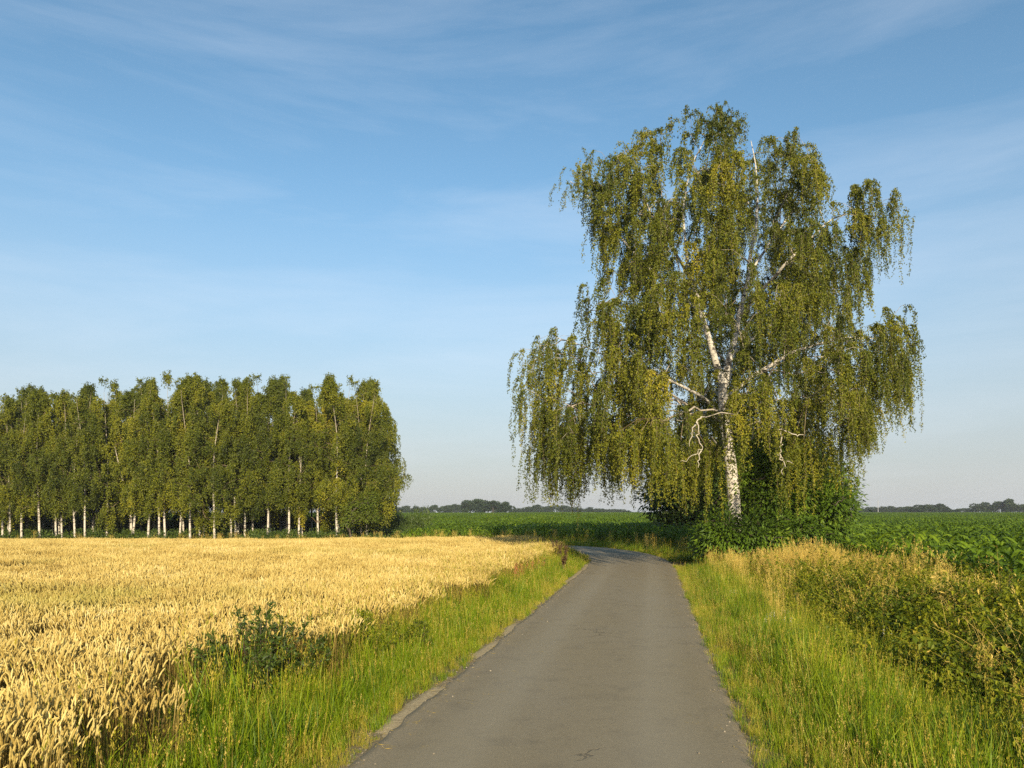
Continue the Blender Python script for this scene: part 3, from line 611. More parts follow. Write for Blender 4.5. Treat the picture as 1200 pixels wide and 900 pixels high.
def strands(ml, mt, r, hub, outd, ln, reach, nl, ls, lw, rn=.5, stem_r=.0035, up=.25, step=6, spread=.03):
    """one weeping twig with leaves both sides"""
    t = np.linspace(0, 1, step); d = outd
    hor = reach * (1 - np.exp(-2.6 * t)); ver = up * reach * np.sin(np.minimum(t * 3.2, PI)) - ln * t ** 1.25
    P = hub + d * hor[:, None] + np.column_stack([np.zeros((step, 2)), ver]) + np.column_stack([r.normal(0, .02, (step, 2)) * t[:, None] * 2, np.zeros(step)])
    if mt is not None:
        P_ = P[None]; wv = np.array([[d[1], -d[0], .01]]); mt.ribbon(P_, wv, np.linspace(stem_r * 2.2, stem_r, step)[None], r.random())
    s_ = np.sort(r.uniform(.06, 1, nl)); L_ = np.stack([np.interp(s_, t, P[:, q_]) for q_ in range(3)], 1)
    a_ = r.uniform(0, 2 * PI, nl); A_ = np.column_stack([np.cos(a_) * .6, np.sin(a_) * .6, r.normal(-.75, .35, nl)])
    L_ = L_ + r.normal(0, spread, (nl, 3))
    ml.leaves(L_, A_, r.normal(0, 1, (nl, 3)), ls * r.uniform(.7, 1.25, nl), lw * r.uniform(.8, 1.2, nl), np.clip(rn + r.normal(0, .16, nl), 0, 1))

def in_poly(px, py, poly):
    poly = np.array(poly, float); c_ = np.zeros(len(px), bool); j = len(poly) - 1
    for i_ in range(len(poly)):
        xi, yi, xj, yj = *poly[i_], *poly[j]
        with np.errstate(divide='ignore', invalid='ignore'):
            c_ ^= ((yi > py) != (yj > py)) & (px < (xj - xi) * (py - yi) / (yj - yi + 1e-12) + xi)
        j = i_
    return c_

# ---- the big weeping birch
TY = 27.0; r = np.random.default_rng(11)
def at_(px, py, dy=0): return unproj(px, py, TY + dy) + np.array([0., 0, 0])
foot = at_(866, 660); foot[2] = float(ground(foot[None, :2])[0]) - .05
birch = empty('weeping_birch', tuple(foot), 'huge weeping birch with white trunk and drooping golden green crown beside the path', 'tree')
chains = {
 'trunk': [(866, 660, 0, .30), (864, 630, 0, .25), (861, 600, 0, .225), (856, 550, 0, .205), (850, 500, 0, .19), (847, 455, 0, .17)],
 'A': [(847, 455, 0, .14), (836, 410, -.3, .115), (824, 370, -.5, .09), (811, 330, -.5, .068), (803, 290, -.3, .052), (799, 250, 0, .038), (805, 205, .1, .022), (825, 165, 0, .012)],
 'A2': [(814, 330, -.5, .06), (795, 300, -1.2, .045), (772, 262, -1.8, .03), (752, 225, -2, .015)],
 'B': [(847, 455, 0, .15), (858, 415, .3, .12), (868, 370, .5, .10), (878, 320, .6, .08), (885, 270, .6, .055), (888, 220, .5, .035), (880, 165, .3, .012)],
 'B2': [(868, 370, .5, .075), (890, 342, -.6, .065), (915, 315, -1.6, .05), (948, 280, -2.0, .035), (985, 250, -2.0, .02), (1040, 240, -1.4, .009)],
 'C': [(850, 495, 0, .075), (826, 465, -1.5, .055), (795, 450, -2.4, .045), (750, 432, -2.6, .04), (700, 412, -2.2, .022), (650, 395, -1.4, .010)],
 'D': [(848, 470, 0, .10), (885, 440, -.6, .075), (925, 415, -1.0, .055), (970, 397, -1.2, .035), (1020, 395, -.9, .022), (1062, 400, -.4, .010)],
 'E': [(826, 370, -.5, .06), (780, 332, .6, .045), (730, 282, 1.0, .03), (695, 232, .9, .018), (668, 212, .7, .008)],
 'H': [(878, 320, .6, .05), (920, 262, .5, .035), (960, 205, .3, .014)],
 'Fr': [(852, 520, 0, .08), (850, 495, -2.2, .05), (845, 480, -4.2, .025)],
 'Bk': [(848, 460, 0, .09), (862, 425, 2.4, .06), (880, 400, 4.6, .03)],
 'K': [(836, 410, -.3, .06), (800, 400, 1.5, .045), (750, 380, 2.6, .03), (700, 372, 2.8, .015)],
 'J': [(858, 415, .3, .06), (900, 385, 1.6, .045), (950, 350, 2.4, .03), (1000, 330, 2.2, .015)]}
nodes, par, rad, firsts = [], [], [], {}
for nm, ch in chains.items():
    pts = np.array([[*at_(a_[0], a_[1], a_[2]), a_[3]] for a_ in ch]); 
    if nm == 'trunk': pts[0, :3] = foot
    m_ = 1 + (len(pts) - 1) * 4; ti = np.linspace(0, len(pts) - 1, m_)
    dense = np.stack([np.interp(ti, np.arange(len(pts)), pts[:, q_]) for q_ in range(4)], 1)
    sm_ = dense.copy(); 
    for _ in range(3): sm_[1:-1] = (sm_[:-2] + 2 * sm_[1:-1] + sm_[2:]) / 4
    wob = np.stack([[noise.noise(Vector((i_ * .35, q_ * 7.1, hash(nm) % 1 + len(nm) * 3.3))) for i_ in range(m_)] for q_ in range(3)], 1)
    sm_[1:-1, :3] += wob[1:-1] * .10
    mb = MB(); mb.tube(sm_[:, :3] - foot, sm_[:, 3], 12 if nm == 'trunk' else 8, r.random(), T=np.clip((sm_[:, 2] - foot[2]) / 15, 0, 1) if nm == 'trunk' else np.full(m_, .6))
    mb.link('trunk' if nm == 'trunk' else 'limb', M['bark'], birch, smooth=True)
    st_i = 0
    if nm != 'trunk':
        dd_ = np.linalg.norm(np.array(nodes) - sm_[0, :3], axis=1); p_prev = int(dd_.argmin())
    else: p_prev = -1
    for i_ in range(m_):
        nodes.append(sm_[i_, :3]); par.append(p_prev); p_prev = len(nodes) - 1
# crown points: a grid of the outline seen from the path, filled in depth
OUT = [(716, 214), (736, 194), (764, 172), (800, 156), (835, 142), (858, 148), (880, 146), (905, 164), (928, 176), (946, 198), (966, 222), (1005, 228), (1034, 240), (1038, 262), (1020, 296), (998, 330),
       (1022, 380), (1050, 392), (1072, 402), (1062, 440), (1030, 470), (1000, 500), (960, 512), (900, 520), (860, 515), (800, 522), (760, 520), (715, 525), (690, 520), (672, 545), (655, 520), (642, 470), (618, 470), (628, 420), (636, 388),
       (668, 386), (696, 394), (722, 356), (716, 300), (708, 262), (704, 236), (698, 226), (704, 216)]
OUT = [(x_, y_ + 26 * (y_ < 240)) for x_, y_ in OUT]
hubs = []
while len(hubs) < 1400:
    px = r.uniform(610, 1080, 400); py = r.uniform(140, 550, 400); ok = in_poly(px, py, OUT); px, py = px[ok], py[ok]
    xc = np.interp(py, [150, 250, 350, 450, 550], [850, 865, 860, 850, 845]); hw = np.interp(py, [145, 180, 240, 330, 400, 460, 550], [60, 150, 188, 178, 222, 222, 190])
    q_ = np.clip(np.abs(px - xc) / hw, 0, 1); dh = np.interp(py, [145, 200, 300, 420, 550], [1.5, 4.0, 5.6, 6.4, 5.8]) * np.sqrt(1 - .94 * q_ ** 2)
    dy = dh * np.sign(r.uniform(-1, 1, len(px))) * r.uniform(0, 1, len(px)) ** .55
    X = (px - HX) / F * TY + dy * .29; Zc = EYE + (HY - py) / F * TY; P = np.column_stack([X, TY + dy, Zc])
    f_ = fnoise(P * [1, 1, .6], .60, 5.1); P = P[f_ + .3 * (HY - (P[:, 2] - EYE) * F / TY < 215) + r.uniform(-.1, .1, len(P)) > -.13]
    # little foliage grows straight off the bare main stems, so they show
    keepp = np.ones(len(P), bool); 
    for nm in ('A', 'B', 'B2', 'C'):
        ch = np.array([c_[:3] for c_ in chains[nm]], float); ti = np.linspace(0, len(ch) - 1, 40); cp = np.stack([np.interp(ti, np.arange(len(ch)), ch[:, q2]) for q2 in range(3)], 1)
        px_ = HX + (P[:, 0] - (P[:, 1] - TY) * .29) * F / TY; py_ = HY - (P[:, 2] - EYE) * F / TY
        dm = np.sqrt(((px_[:, None] - cp[None, :, 0]) ** 2 + (np.where(py_[:, None] < cp[None, :, 1], (py_[:, None] - cp[None, :, 1]) * .32, (py_[:, None] - cp[None, :, 1]))) ** 2)).min(1)
        keepp &= ~((dm < (12 if nm in ('A', 'B') else 6)) & (P[:, 1] < TY + .2) & (r.random(len(P)) < .75))
    # a gap in the leaves on the sunny side lets light onto the foot of the trunk
    tp = np.array([at_(px0, py0) for px0, py0 in ((864, 620), (860, 590), (857, 565), (854, 540), (851, 515))]); w_ = (P - [0, 0, .5])[:, None] - tp[None]; sv_ = np.array(sv); al_ = np.maximum((w_ * sv_).sum(-1), 0)
    keepp &= ~((np.linalg.norm(w_ - al_[..., None] * sv_, axis=-1).min(1) < .75) & (r.random(len(P)) < .9))
    P = P[keepp]
    hubs.extend(P)
hubs = np.array(hubs[:1400])
# loose outer twigs blur the outline
ctr = np.array([foot[0], TY, 8.3]); far_ = hubs[r.integers(0, len(hubs), 3000)]; v_ = far_ - ctr; lat2 = np.abs(v_[:, 0] * .96 - v_[:, 1] * .28) / 6.3 + np.abs(v_[:, 2]) / 9
ex = far_[np.argsort(-lat2)[:260]]; ex = np.unique(ex, axis=0)[:130]; ex = ex + unit(ex - ctr) * r.uniform(.2, .55, (len(ex), 1)) + r.normal(0, .12, (len(ex), 3)); n_loose = len(ex); hubs = np.vstack([hubs, ex]); loose = {tuple(np.round(e2, 4)) for e2 in ex}
A, par_, cnt, n0 = grow(nodes, par, None, hubs)
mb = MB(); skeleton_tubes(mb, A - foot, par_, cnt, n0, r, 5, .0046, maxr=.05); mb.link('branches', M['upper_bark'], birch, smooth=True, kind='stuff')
ml, mt = MB(), MB(); cen = np.array([foot[0], TY, 7.])
for h in A[n0:]:
    o_ = h - cen; hor = np.array([o_[0], o_[1], 0]); rr_ = np.linalg.norm(hor); hor /= max(rr_, .1); tone = .42 + .55 * noise.noise(Vector(h * .9)) ; top = ss(11.5, 14.5, h[2])
    low = 1 - ss(3.5, 8, h[2]); lat_ = abs((h[0] - cen[0]) * .96 - (h[1] - TY) * .28); outer = ss(4.0, 5.6, lat_); ns = int(r.integers(5, 8) * (1 - .45 * outer)) if tuple(np.round(h, 4)) not in loose else 2
    for _ in range(ns):
        a_ = r.uniform(0, 2*PI); d = unit(hor * .7 * min(1, rr_ / 4) + np.array([math.cos(a_), math.sin(a_), 0]) * .8)
        ln = r.uniform(.55, 1.35) * (1 + .25 * low) * (1 - .55 * top) * (1 + .45 * outer * r.random()); 
        if r.random() < .12 and top < .3: ln *= 1.5
        if h[2] - ln < 1.9: ln = max(.3, h[2] - 2.0 - r.random() * .4)
        strands(ml, mt, r, h - foot, d, ln, r.uniform(.16, .45), int(34 + 50 * ln), .062, .040, tone + r.normal(0, .08), up=.3 + 1.2 * top * r.random())
# long curtains that hang in front of the shrub and at the crown's left and right tips
for px, py, dy, pb in [(735, 505, -5.4, 562), (752, 505, -5.8, 572), (770, 510, -5.9, 582), (786, 512, -5.6, 592), (716, 500, -4.8, 560), (762, 500, -6.2, 570), (744, 495, -5.0, 566), (798, 515, -5.2, 598), (778, 505, -6.4, 586), (700, 500, -4.2, 562), (726, 505, -5.8, 560), (672, 530, -1, 600), (678, 520, -1.5, 585), (664, 525, -.5, 588), (700, 530, -2, 580), (715, 525, 1, 575), (822, 520, -4, 600), (832, 530, -4.5, 612), (812, 525, -3.6, 596), (804, 515, -4.4, 585),
                       (930, 520, -3.8, 600), (942, 515, -4, 610), (950, 520, -3.2, 585), (920, 515, -4.3, 590), (965, 520, -2.5, 570), (980, 505, -1.5, 565), (1000, 490, -.6, 560), (1066, 430, 0, 505), (1056, 420, -.6, 490), (1045, 260, -1, 300), (1052, 255, -.5, 330),
                       (668, 214, .6, 240), (624, 440, -.8, 512), (640, 470, -1, 520), (668, 206, .5, 232), (690, 186, .3, 214), (700, 190, -.4, 222), (780, 520, -3, 575), (760, 520, -2, 570), (970, 500, -3, 575), (990, 480, -2, 555)]:
    p = at_(px, py, dy)
    for _ in range(7):
        h = p + r.normal(0, .22, 3); ln = max(.5, (pb - py) / F * (TY + dy) * r.uniform(.65, 1.05)); a_ = r.uniform(0, 6.28)
        strands(ml, mt, r, h - foot, np.array([math.cos(a_), math.sin(a_), 0]), ln, r.uniform(.1, .35), int(34 + 48 * ln), .062, .040, .55 + r.normal(0, .1))
    k_ = int(np.linalg.norm(A[n0:] - p, axis=1).argmin()) + n0; q_ = A[k_]
    mt.tube(np.array([q_, (p + q_) / 2 + [0, 0, .15], p]) - foot, [.012, .01, .006], 4, r.random())
print('birch leaves', ml.n // 4)
mt.link('twigs', M['twig'], birch, kind='stuff'); ml.link('crown', M['birch_leaf'], birch, kind='stuff')
links = []
def dead(pts, dy, r0):
    P = np.array([at_(a_, b_, dy + (c_[0] if c_ else 0)) for a_, b_, *c_ in pts]); k_ = int(np.linalg.norm(A - P[0], axis=1).argmin()); lk = MB(); lk.tube(np.array([A[k_], (A[k_] + P[0]) / 2 + [0, 0, .1], P[0]]) - foot, [.02, .016, .012], 5); links.append(lk)
    if pts[0] in ((818, 495), (822, 528), (917, 504), (914, 532)): links.pop()
    ti = np.linspace(0, len(P) - 1, len(P) * 3); Pd = np.stack([np.interp(ti, np.arange(len(P)), P[:, q_]) for q_ in range(3)], 1)
    Pd[1:-1] += np.random.default_rng(len(pts) * 7 + int(pts[0][0])).normal(0, .035, (len(Pd) - 2, 3)); return Pd - foot, np.linspace(r0, r0 * .3, len(Pd))
mb = MB()
for pts in ([(827, 489), (819, 490), (818, 503), (818.5, 515), (822, 528), (808, 536), (798, 541)], [(818, 495), (811, 508), (808, 523)], [(822, 528), (818, 548)]): P, r_ = dead(pts, -5.8, .022); mb.tube(P if pts[0][0] != 822 else P, r_, 6)
mb.link('dead_branch', M['dead'], birch, smooth=True)['label'] = 'bare crooked dead branch hanging left of the trunk'
mb = MB()
for pts in ([(909, 503), (921, 504), (932, 509), (941, 510), (945, 504)], [(917, 504), (915, 518), (914, 532), (920, 541), (929, 543)], [(914, 532), (918, 546), (917, 556)]): P, r_ = dead(pts, -5.6, .020); mb.tube(P, r_, 6)
mb.link('dead_branch', M['dead'], birch, smooth=True)['label'] = 'bare crooked dead branch hanging right of the trunk'
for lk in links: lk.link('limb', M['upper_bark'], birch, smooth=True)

# ---- broad-leaved shrubs and round trees
def mass(name, blobs, loc, nh, nleaf, ls, lw, mats, label, cat, seed, droop=.5, group=None, hub_r=.35, stems=5, shell=.55, curl=.2, parts=('stem', 'crown')):
    r = np.random.default_rng(seed); loc = np.array(loc, float); vol = np.array([b[3] * b[4] * b[5] for b in blobs]) ** .67; pr = vol / vol.sum(); H, Dn = [], []
    while len(H) < nh:
        b = blobs[r.choice(len(blobs), p=pr)]; v = unit(r.normal(0, 1, 3)); s_ = r.uniform(shell, 1.0) if r.random() < .85 else r.uniform(.2, shell)
        p = np.array(b[:3]) + v * np.array(b[3:6]) * s_
        if p[2] < .1 or noise.noise(Vector((p + loc) * 1.1)) < -.28: continue
        H.append(p); Dn.append(v)
    H = np.array(H); Dn = np.array(Dn); root = empty(name, tuple(loc), label, cat, group)
    nod = [np.array([0, 0, -.05])]; pa = [-1]
    for i_ in range(stems):
        a_ = 2*PI * i_ / stems + r.uniform(0, .5); nod.append(np.array([math.cos(a_) * .12, math.sin(a_) * .12, .35])); pa.append(0)
    A_, p_, c_, n_ = grow(nod, pa, None, H, 1.5); mb = MB()
    for i_ in range(1, n_): mb.tube(np.array([nod[0], nod[i_]]), [.05, .03], 5)
    skeleton_tubes(mb, A_, p_, c_, n_, r, 4, .007 * max(1, hub_r / .35)); mb.link(parts[0], M['wood'], root, kind='stuff')
    mb = MB(); n = nh * nleaf; hp = np.repeat(H, nleaf, 0); dn = np.repeat(Dn, nleaf, 0)
    o_ = r.normal(0, hub_r * .5, (n, 3)) ; P = hp + o_; P[:, 2] = np.maximum(P[:, 2], .03)
    A2 = unit(dn * .6 + o_ / hub_r + r.normal(0, .35, (n, 3)) + [0, 0, -droop]); Wd = np.cross(A2, unit(dn * .5 + [0, 0, .9] + r.normal(0, .35, (n, 3))))
    tone = np.repeat(np.clip(.45 + .6 * fnoise(H + loc, .8, seed * .13) + r.normal(0, .1, nh), 0, 1), nleaf)
    mb.leaves(P, A2, Wd, ls * r.uniform(.65, 1.25, n), lw * r.uniform(.8, 1.2, n), np.clip(tone + r.normal(0, .13, n), 0, 1), fold=curl)
    mb.link(parts[1], mats, root, kind='stuff'); return root
def blob(px, py, rx, ry, Y, rd, loc):
    p = unproj(px, py, Y); return (*(p - loc), rx / F * Y, rd, ry / F * Y)
l1 = np.array([9.0, 27.0, 0.]); l1[2] = float(ground(l1[None, :2])[0])
mass('broadleaf_shrub', [blob(848, 628, 30, 30, 25.4, .9, l1), blob(885, 632, 48, 32, 25.2, 1.0, l1), (blob(905, 585, 62, 62, 27.8, 1.7, l1)), blob(950, 575, 42, 50, 28.2, 1.6, l1), blob(935, 632, 52, 30, 26.0, 1.2, l1),
     blob(890, 545, 42, 38, 28.6, 1.2, l1), blob(970, 610, 26, 40, 27, 1.2, l1), blob(834, 640, 18, 20, 26.0, .7, l1)], l1, 760, 48, .17, .072, M['shrub_leaf'],
     'dense dark green broadleaf shrub around the foot of the weeping birch', 'shrub', 21, droop=.75, hub_r=.42, stems=7)
l2 = np.array([13.6, 46., 0.]); l2[2] = float(ground(l2[None, :2])[0])
mass('round_dark_tree', [blob(778, 583, 27, 26, 45, 1.8, l2), blob(815, 560, 50, 42, 46, 2.4, l2), blob(870, 550, 60, 55, 47, 3, l2), blob(930, 556, 55, 48, 47, 2.6, l2), blob(978, 578, 25, 24, 46, 1.8, l2), blob(850, 598, 90, 20, 46, 2.4, l2)], l2, 800, 46, .26, .16, M['dark_leaf'],
     'low dark green spreading tree half hidden behind the weeping birch', 'tree', 23, hub_r=.6, stems=3, parts=('trunk', 'crown'))

# ------------------------------------------------------------------ the birch grove
def grove_birch(seed, h=13., wdt=1.5, base_z=2.2, fork=False, twigs=1.0):
    r = np.random.default_rng(seed); t = np.linspace(0, 1, 14); ph = r.uniform(0, 6, 4)
    bx = .28 * np.sin(t * 5 + ph[0]) * t + r.normal(0, .25) * t; by = .25 * np.sin(t * 4 + ph[1]) * t
    T = np.column_stack([bx, by, t * h * .95]); T[:, :2] -= T[0, :2]; mbt = MB(); mbt.tube(T, np.interp(t, [0, .05, .5, 1], [.105, .085, .05, .008]), 8, T=t, R=r.random())
    nod = list(T); pa = list(range(-1, 13))
    if fork:
        k_ = 3; d = np.array([r.choice([-1, 1]) * 1.0, r.normal(0, .3), 0]); q_ = np.array([T[k_] + d * s_ ** .7 * 1.6 + [0, 0, h * .42 * s_] for s_ in np.linspace(0, 1, 7)])
        mbt.tube(q_, np.linspace(.085, .02, 7), 6, T=np.full(7, .6)); st = len(nod)
        for i_, v in enumerate(q_[1:]): nod.append(v); pa.append(3 if i_ == 0 else len(nod) - 2)
    H = []
    while len(H) < 235:
        z = r.uniform(base_z, h * .99); f_ = (z - base_z) / (h - base_z); w_ = wdt * (1.06 - f_ ** 3.0) * (1.0 if f_ > .2 else .5 + 2.5 * f_); a_ = r.uniform(0, 6.28); rr_ = w_ * r.uniform(.15, 1.1) ** .5 * (1.25 if r.random() < .12 else 1); z += .5 * (r.random() < .3) * (f_ > .9)
        c_ = np.array([np.interp(z, T[:, 2], T[:, 0]), np.interp(z, T[:, 2], T[:, 1]), z]); p = c_ + [math.cos(a_) * rr_, math.sin(a_) * rr_, 0]
        if noise.noise(Vector(p * .55 + Vector((seed * 3.1, 0, 0)).to_tuple()) if False else Vector((p[0]*.6 + seed*3.1, p[1]*.6, p[2]*.6))) < -.12: continue
        if noise.noise(Vector((p[0]*1.3 + seed, p[1]*1.3, p[2]*.5))) < .0: continue
        H.append(p)
    A_, p_, c_, n_ = grow(nod, pa, None, np.array(H), 2.5); skeleton_tubes(mbt, A_, p_, c_, n_, r, 3, .0055, maxr=.04, mat=1)
    ml_ = MB()
    for hb in H:
        tone = .42 + .75 * noise.noise(Vector((hb[0] * .9, hb[1] * .9 + seed, hb[2] * .45))); hor = unit(np.array([hb[0], hb[1], 0]) + 1e-6)
        for _ in range(5):
            a_ = r.uniform(0, 6.28); d = unit(hor * .6 + [math.cos(a_), math.sin(a_), 0]); top = ss(h - 2.5, h, hb[2])
            strands(ml_, None, r, hb, d, r.uniform(.5, 1.4) * (1 - .5 * top), r.uniform(.10, .30), 17, .13, .075, tone + r.normal(0, .08), up=.3 + 2.2 * top * r.random(), spread=.05)
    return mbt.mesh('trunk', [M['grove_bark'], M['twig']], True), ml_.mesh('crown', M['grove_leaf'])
variants = [grove_birch(40, 13, 1.9, 3.5), grove_birch(41, 13, 1.6, 4.1), grove_birch(42, 13, 2.0, 3.2), grove_birch(43, 13, 2.1, 3.7, True), grove_birch(44, 13, 1.7, 3.0), grove_birch(45, 13, 1.7, 3.6, True), grove_birch(46, 13, 2.3, 2.3)]
def plant(px, Y, top, v, label, rz_=0, group=None, wd=1.0, X=None):
    x = (px - HX) / F * Y if X is None else X; z = float(ground(np.array([[x, Y]]))[0]); hgt = EYE + (HY - top) / F * Y - z; e_ = empty('birch_tree', (x, Y, z - .05), label, 'birch tree', group, rz_)
    e_.scale = (wd * 1.05, wd * 1.05, hgt / 13.0)
    for nm, me in zip(('trunk', 'crown'), variants[v]):
        o = bpy.data.objects.new(nm, me); C.objects.link(o); o.parent = e_
        if nm == 'crown': o['kind'] = 'stuff'
prof = lambda px: np.interp(px, [-200, -20, 0, 30, 60, 90, 125, 150, 190, 215, 240, 270, 290, 330, 362, 392, 420, 450, 470], [455, 470, 476, 452, 462, 458, 446, 455, 440, 440, 446, 450, 446, 444, 458, 444, 450, 448, 470])
front = [(3, 'slender birch half cut off by the left edge of the photograph', 1), (11.5, 'thin pale birch just inside the left end of the grove', 4), (25, 'birch with a bright white foot, first stout trunk at the left end of the grove', 0),
 (46.5, 'white trunked birch standing alone in a dark gap near the left end of the grove', 2), (66, 'thin birch, left one of a close pair near the left end of the grove', 1), (73, 'thin birch, right one of a close pair near the left end of the grove', 4),
 (88, 'birch with a leaning lower trunk, just right of the close pair', 5), (100, 'straight thin birch right of the leaning one in the left part of the grove', 1), (125, 'white birch with slightly bent foot under the first tall peak of the grove', 6),
 (155, 'tall birch showing its long bare white trunk in the left half of the grove', 3), (173, 'faint thin birch between the tall bare trunked one and the highest peak', 4), (187, 'thin birch close to the left of the tree under the highest peak', 1),
 (194, 'birch with straight white trunk under the highest peak of the grove', 0), (210, 'thin birch just right of the highest peak of the grove', 2), (223, 'slim white birch, second one right of the highest peak', 1), (234, 'dim thin birch near the middle of the grove, left of a dark hollow', 4),
 (251, 'birch with a pale straight foot in the middle of the grove', 6), (271, 'faint birch close behind the left side of the bright middle trunk', 1), (277, 'birch with the brightest white trunk in the middle of the grove', 0), (287, 'thin dark birch just right of the brightest middle trunk', 4),
 (313, 'slim birch standing between the bright middle trunk and the low forked one', 2), (338, 'thin birch close left of the low forked white birch', 1), (350, 'white birch forking low with a thick bright trunk in the right part of the grove', 3),
 (396, 'tall pale birch between the low forked birch and the yellow green sapling', 2), (424, 'birch with a dark foot near the right end of the grove', 6), (429, 'outermost birch at the right end of the grove with drooping outer twigs', 6)]
r = np.random.default_rng(77)
for px, lb, v in front:
    Y = 59.5 + r.uniform(-.5, 1.2); wd = 1.0
    if px > 400: Y += 1.2
    plant(px, Y, prof(px) + r.uniform(1, 7), v, lb, r.uniform(0, 6.28), 'front trees of the birch grove', wd * r.uniform(.92, 1.08))
# rows behind and the part of the grove that runs on to the left of the frame
nb = 0
for row, (Y0, st) in enumerate(((62.5, 1.9), (65.5, 2.1), (69.5, 2.5), (74, 3.0), (80, 4.0))):
    x = -11.9 - .5 * row
    while x > -.70 * Y0 - 6:
        xx = x + r.normal(0, .4); Y = Y0 + r.normal(0, .7); px = HX + xx / Y * F
        plant(px, Y, prof(px) + r.uniform(1, 9), int(r.integers(0, 7)), 'birch standing deeper in the grove behind the front row of trunks', r.uniform(0, 6.28), 'birches deeper in the grove', r.uniform(.95, 1.2)); nb += 1
        x -= st * r.uniform(.85, 1.15)
print('grove', nb)
# sapling with yellow-green leaves before the grove's right end, and the broad low tree at its corner
l3 = np.array([(411 - HX) / F * 57.8, 57.8, 0]); l3[2] = float(ground(l3[None, :2])[0])
mass('sapling', [blob(415, 594, 14, 10, 57.8, .8, l3), blob(432, 588, 14, 12, 57.8, .8, l3), blob(428, 604, 18, 8, 57.8, .8, l3), blob(405, 608, 10, 8, 57.8, .6, l3)], l3, 110, 26, .14, .08, M['bright_leaf'],
     'young tree with yellow green leaves before the right end of the grove', 'tree', 31, hub_r=.35, stems=1, parts=('trunk', 'crown'))
l4 = np.array([(452 - HX) / F * 62, 62., 0]); l4[2] = float(ground(l4[None, :2])[0])
mass('corner_tree', [blob(438, 598, 17, 16, 62, 1.6, l4), blob(430, 572, 16, 18, 62, 1.6, l4), blob(455, 588, 10, 5, 61, .8, l4), blob(440, 612, 18, 10, 61, 1.4, l4)], l4, 190, 30, .17, .11, M['grove_leaf'],
     'leafy low tree rounding off the right corner of the grove', 'tree', 33, hub_r=.45, stems=2, parts=('trunk', 'crown'))
# undergrowth
def clump(seed):
    r = np.random.default_rng(seed); mb = MB(); n = 420; v = unit(r.normal(0, 1, (n, 3))); v[:, 2] = np.abs(v[:, 2]); P = v * r.uniform(.4, 1, (n, 1)) * [.8, .8, 1.0] + r.normal(0, .06, (n, 3)); P[:, 2] = np.maximum(P[:, 2], .02)
    mb.leaves(P, unit(v + r.normal(0, .6, (n, 3)) + [0, 0, -.3]), r.normal(0, 1, (n, 3)), .14, .09, r.random(n)); return mb.mesh('clump', M['dark_leaf'])
lib_cl = library('clump_library', [clump(i_) for i_ in range(4)])
P = np.column_stack([r.uniform(-50, -9.5, 620), 59 + r.exponential(4.5, 620)]); P = P[P[:, 1] < 85]; P = np.vstack([P, np.column_stack([r.uniform(-62, -9.5, 420), r.uniform(80, 90, 420)])]); n = len(P)
scatter('undergrowth', np.column_stack([P, ground(P)]), rz(n, .1), np.column_stack([r.uniform(.7, 1.3, n), r.uniform(.7, 1.3, n), r.uniform(.6, 1.5, n) * (1 + 1.2 * (P[:, 1] > 79))]), r.integers(0, 4, n), lib_cl, 'dark green undergrowth between the trunks of the birch grove', 'bushes')

# ------------------------------------------------------------------ far trees on the horizon
def far_tree(seed, h=9., wdt=4.2):
    r = np.random.default_rng(seed); H = []
    lob = [(r.normal(0, wdt * .35), r.normal(0, wdt * .35), r.uniform(.15, .85) * h, r.uniform(.35, .6) * wdt) for _ in range(7)]
    mb = MB(); mb.tube(np.array([[0, 0, 0], [0, 0, h * .6]]), [.35, .15], 5); tr_ = mb.mesh('trunk', M['wood']); mb = MB()
    for lx, ly, lz, lr in lob:
        n = 130; v = unit(r.normal(0, 1, (n, 3))); P = np.array([lx, ly, lz]) + v * lr * r.uniform(.6, 1.05, (n, 1)) * [1, 1, .8]; P[:, 2] = np.clip(P[:, 2], .2, h)
        mb.leaves(P, unit(v + r.normal(0, .6, (n, 3))), r.normal(0, 1, (n, 3)), .95, .75, np.clip(r.uniform(.2, .7) + r.normal(0, .15, n), 0, 1))
    return tr_, mb.mesh('crown', M['far_leaf'])
fars = [far_tree(i_) for i_ in (1, 2, 3, 4, 5)]
def far_plant(px, top, Y, label, group, w_=1.):
    x = (px - HX) / F * Y; z = float(ground(np.array([[x, Y]]))[0]); hgt = max(2.0, EYE + (HY - top) / F * Y - z); e_ = empty('distant_tree', (x, Y, z), label, 'distant tree', group, r.uniform(0, 6.28)); e_.scale = (w_, w_, hgt / 7.3)
    for nm, me in zip(('trunk', 'crown'), fars[r.integers(0, 5)]):
        o = bpy.data.objects.new(nm, me); C.objects.link(o); o.parent = e_
        if nm == 'crown': o['kind'] = 'stuff'
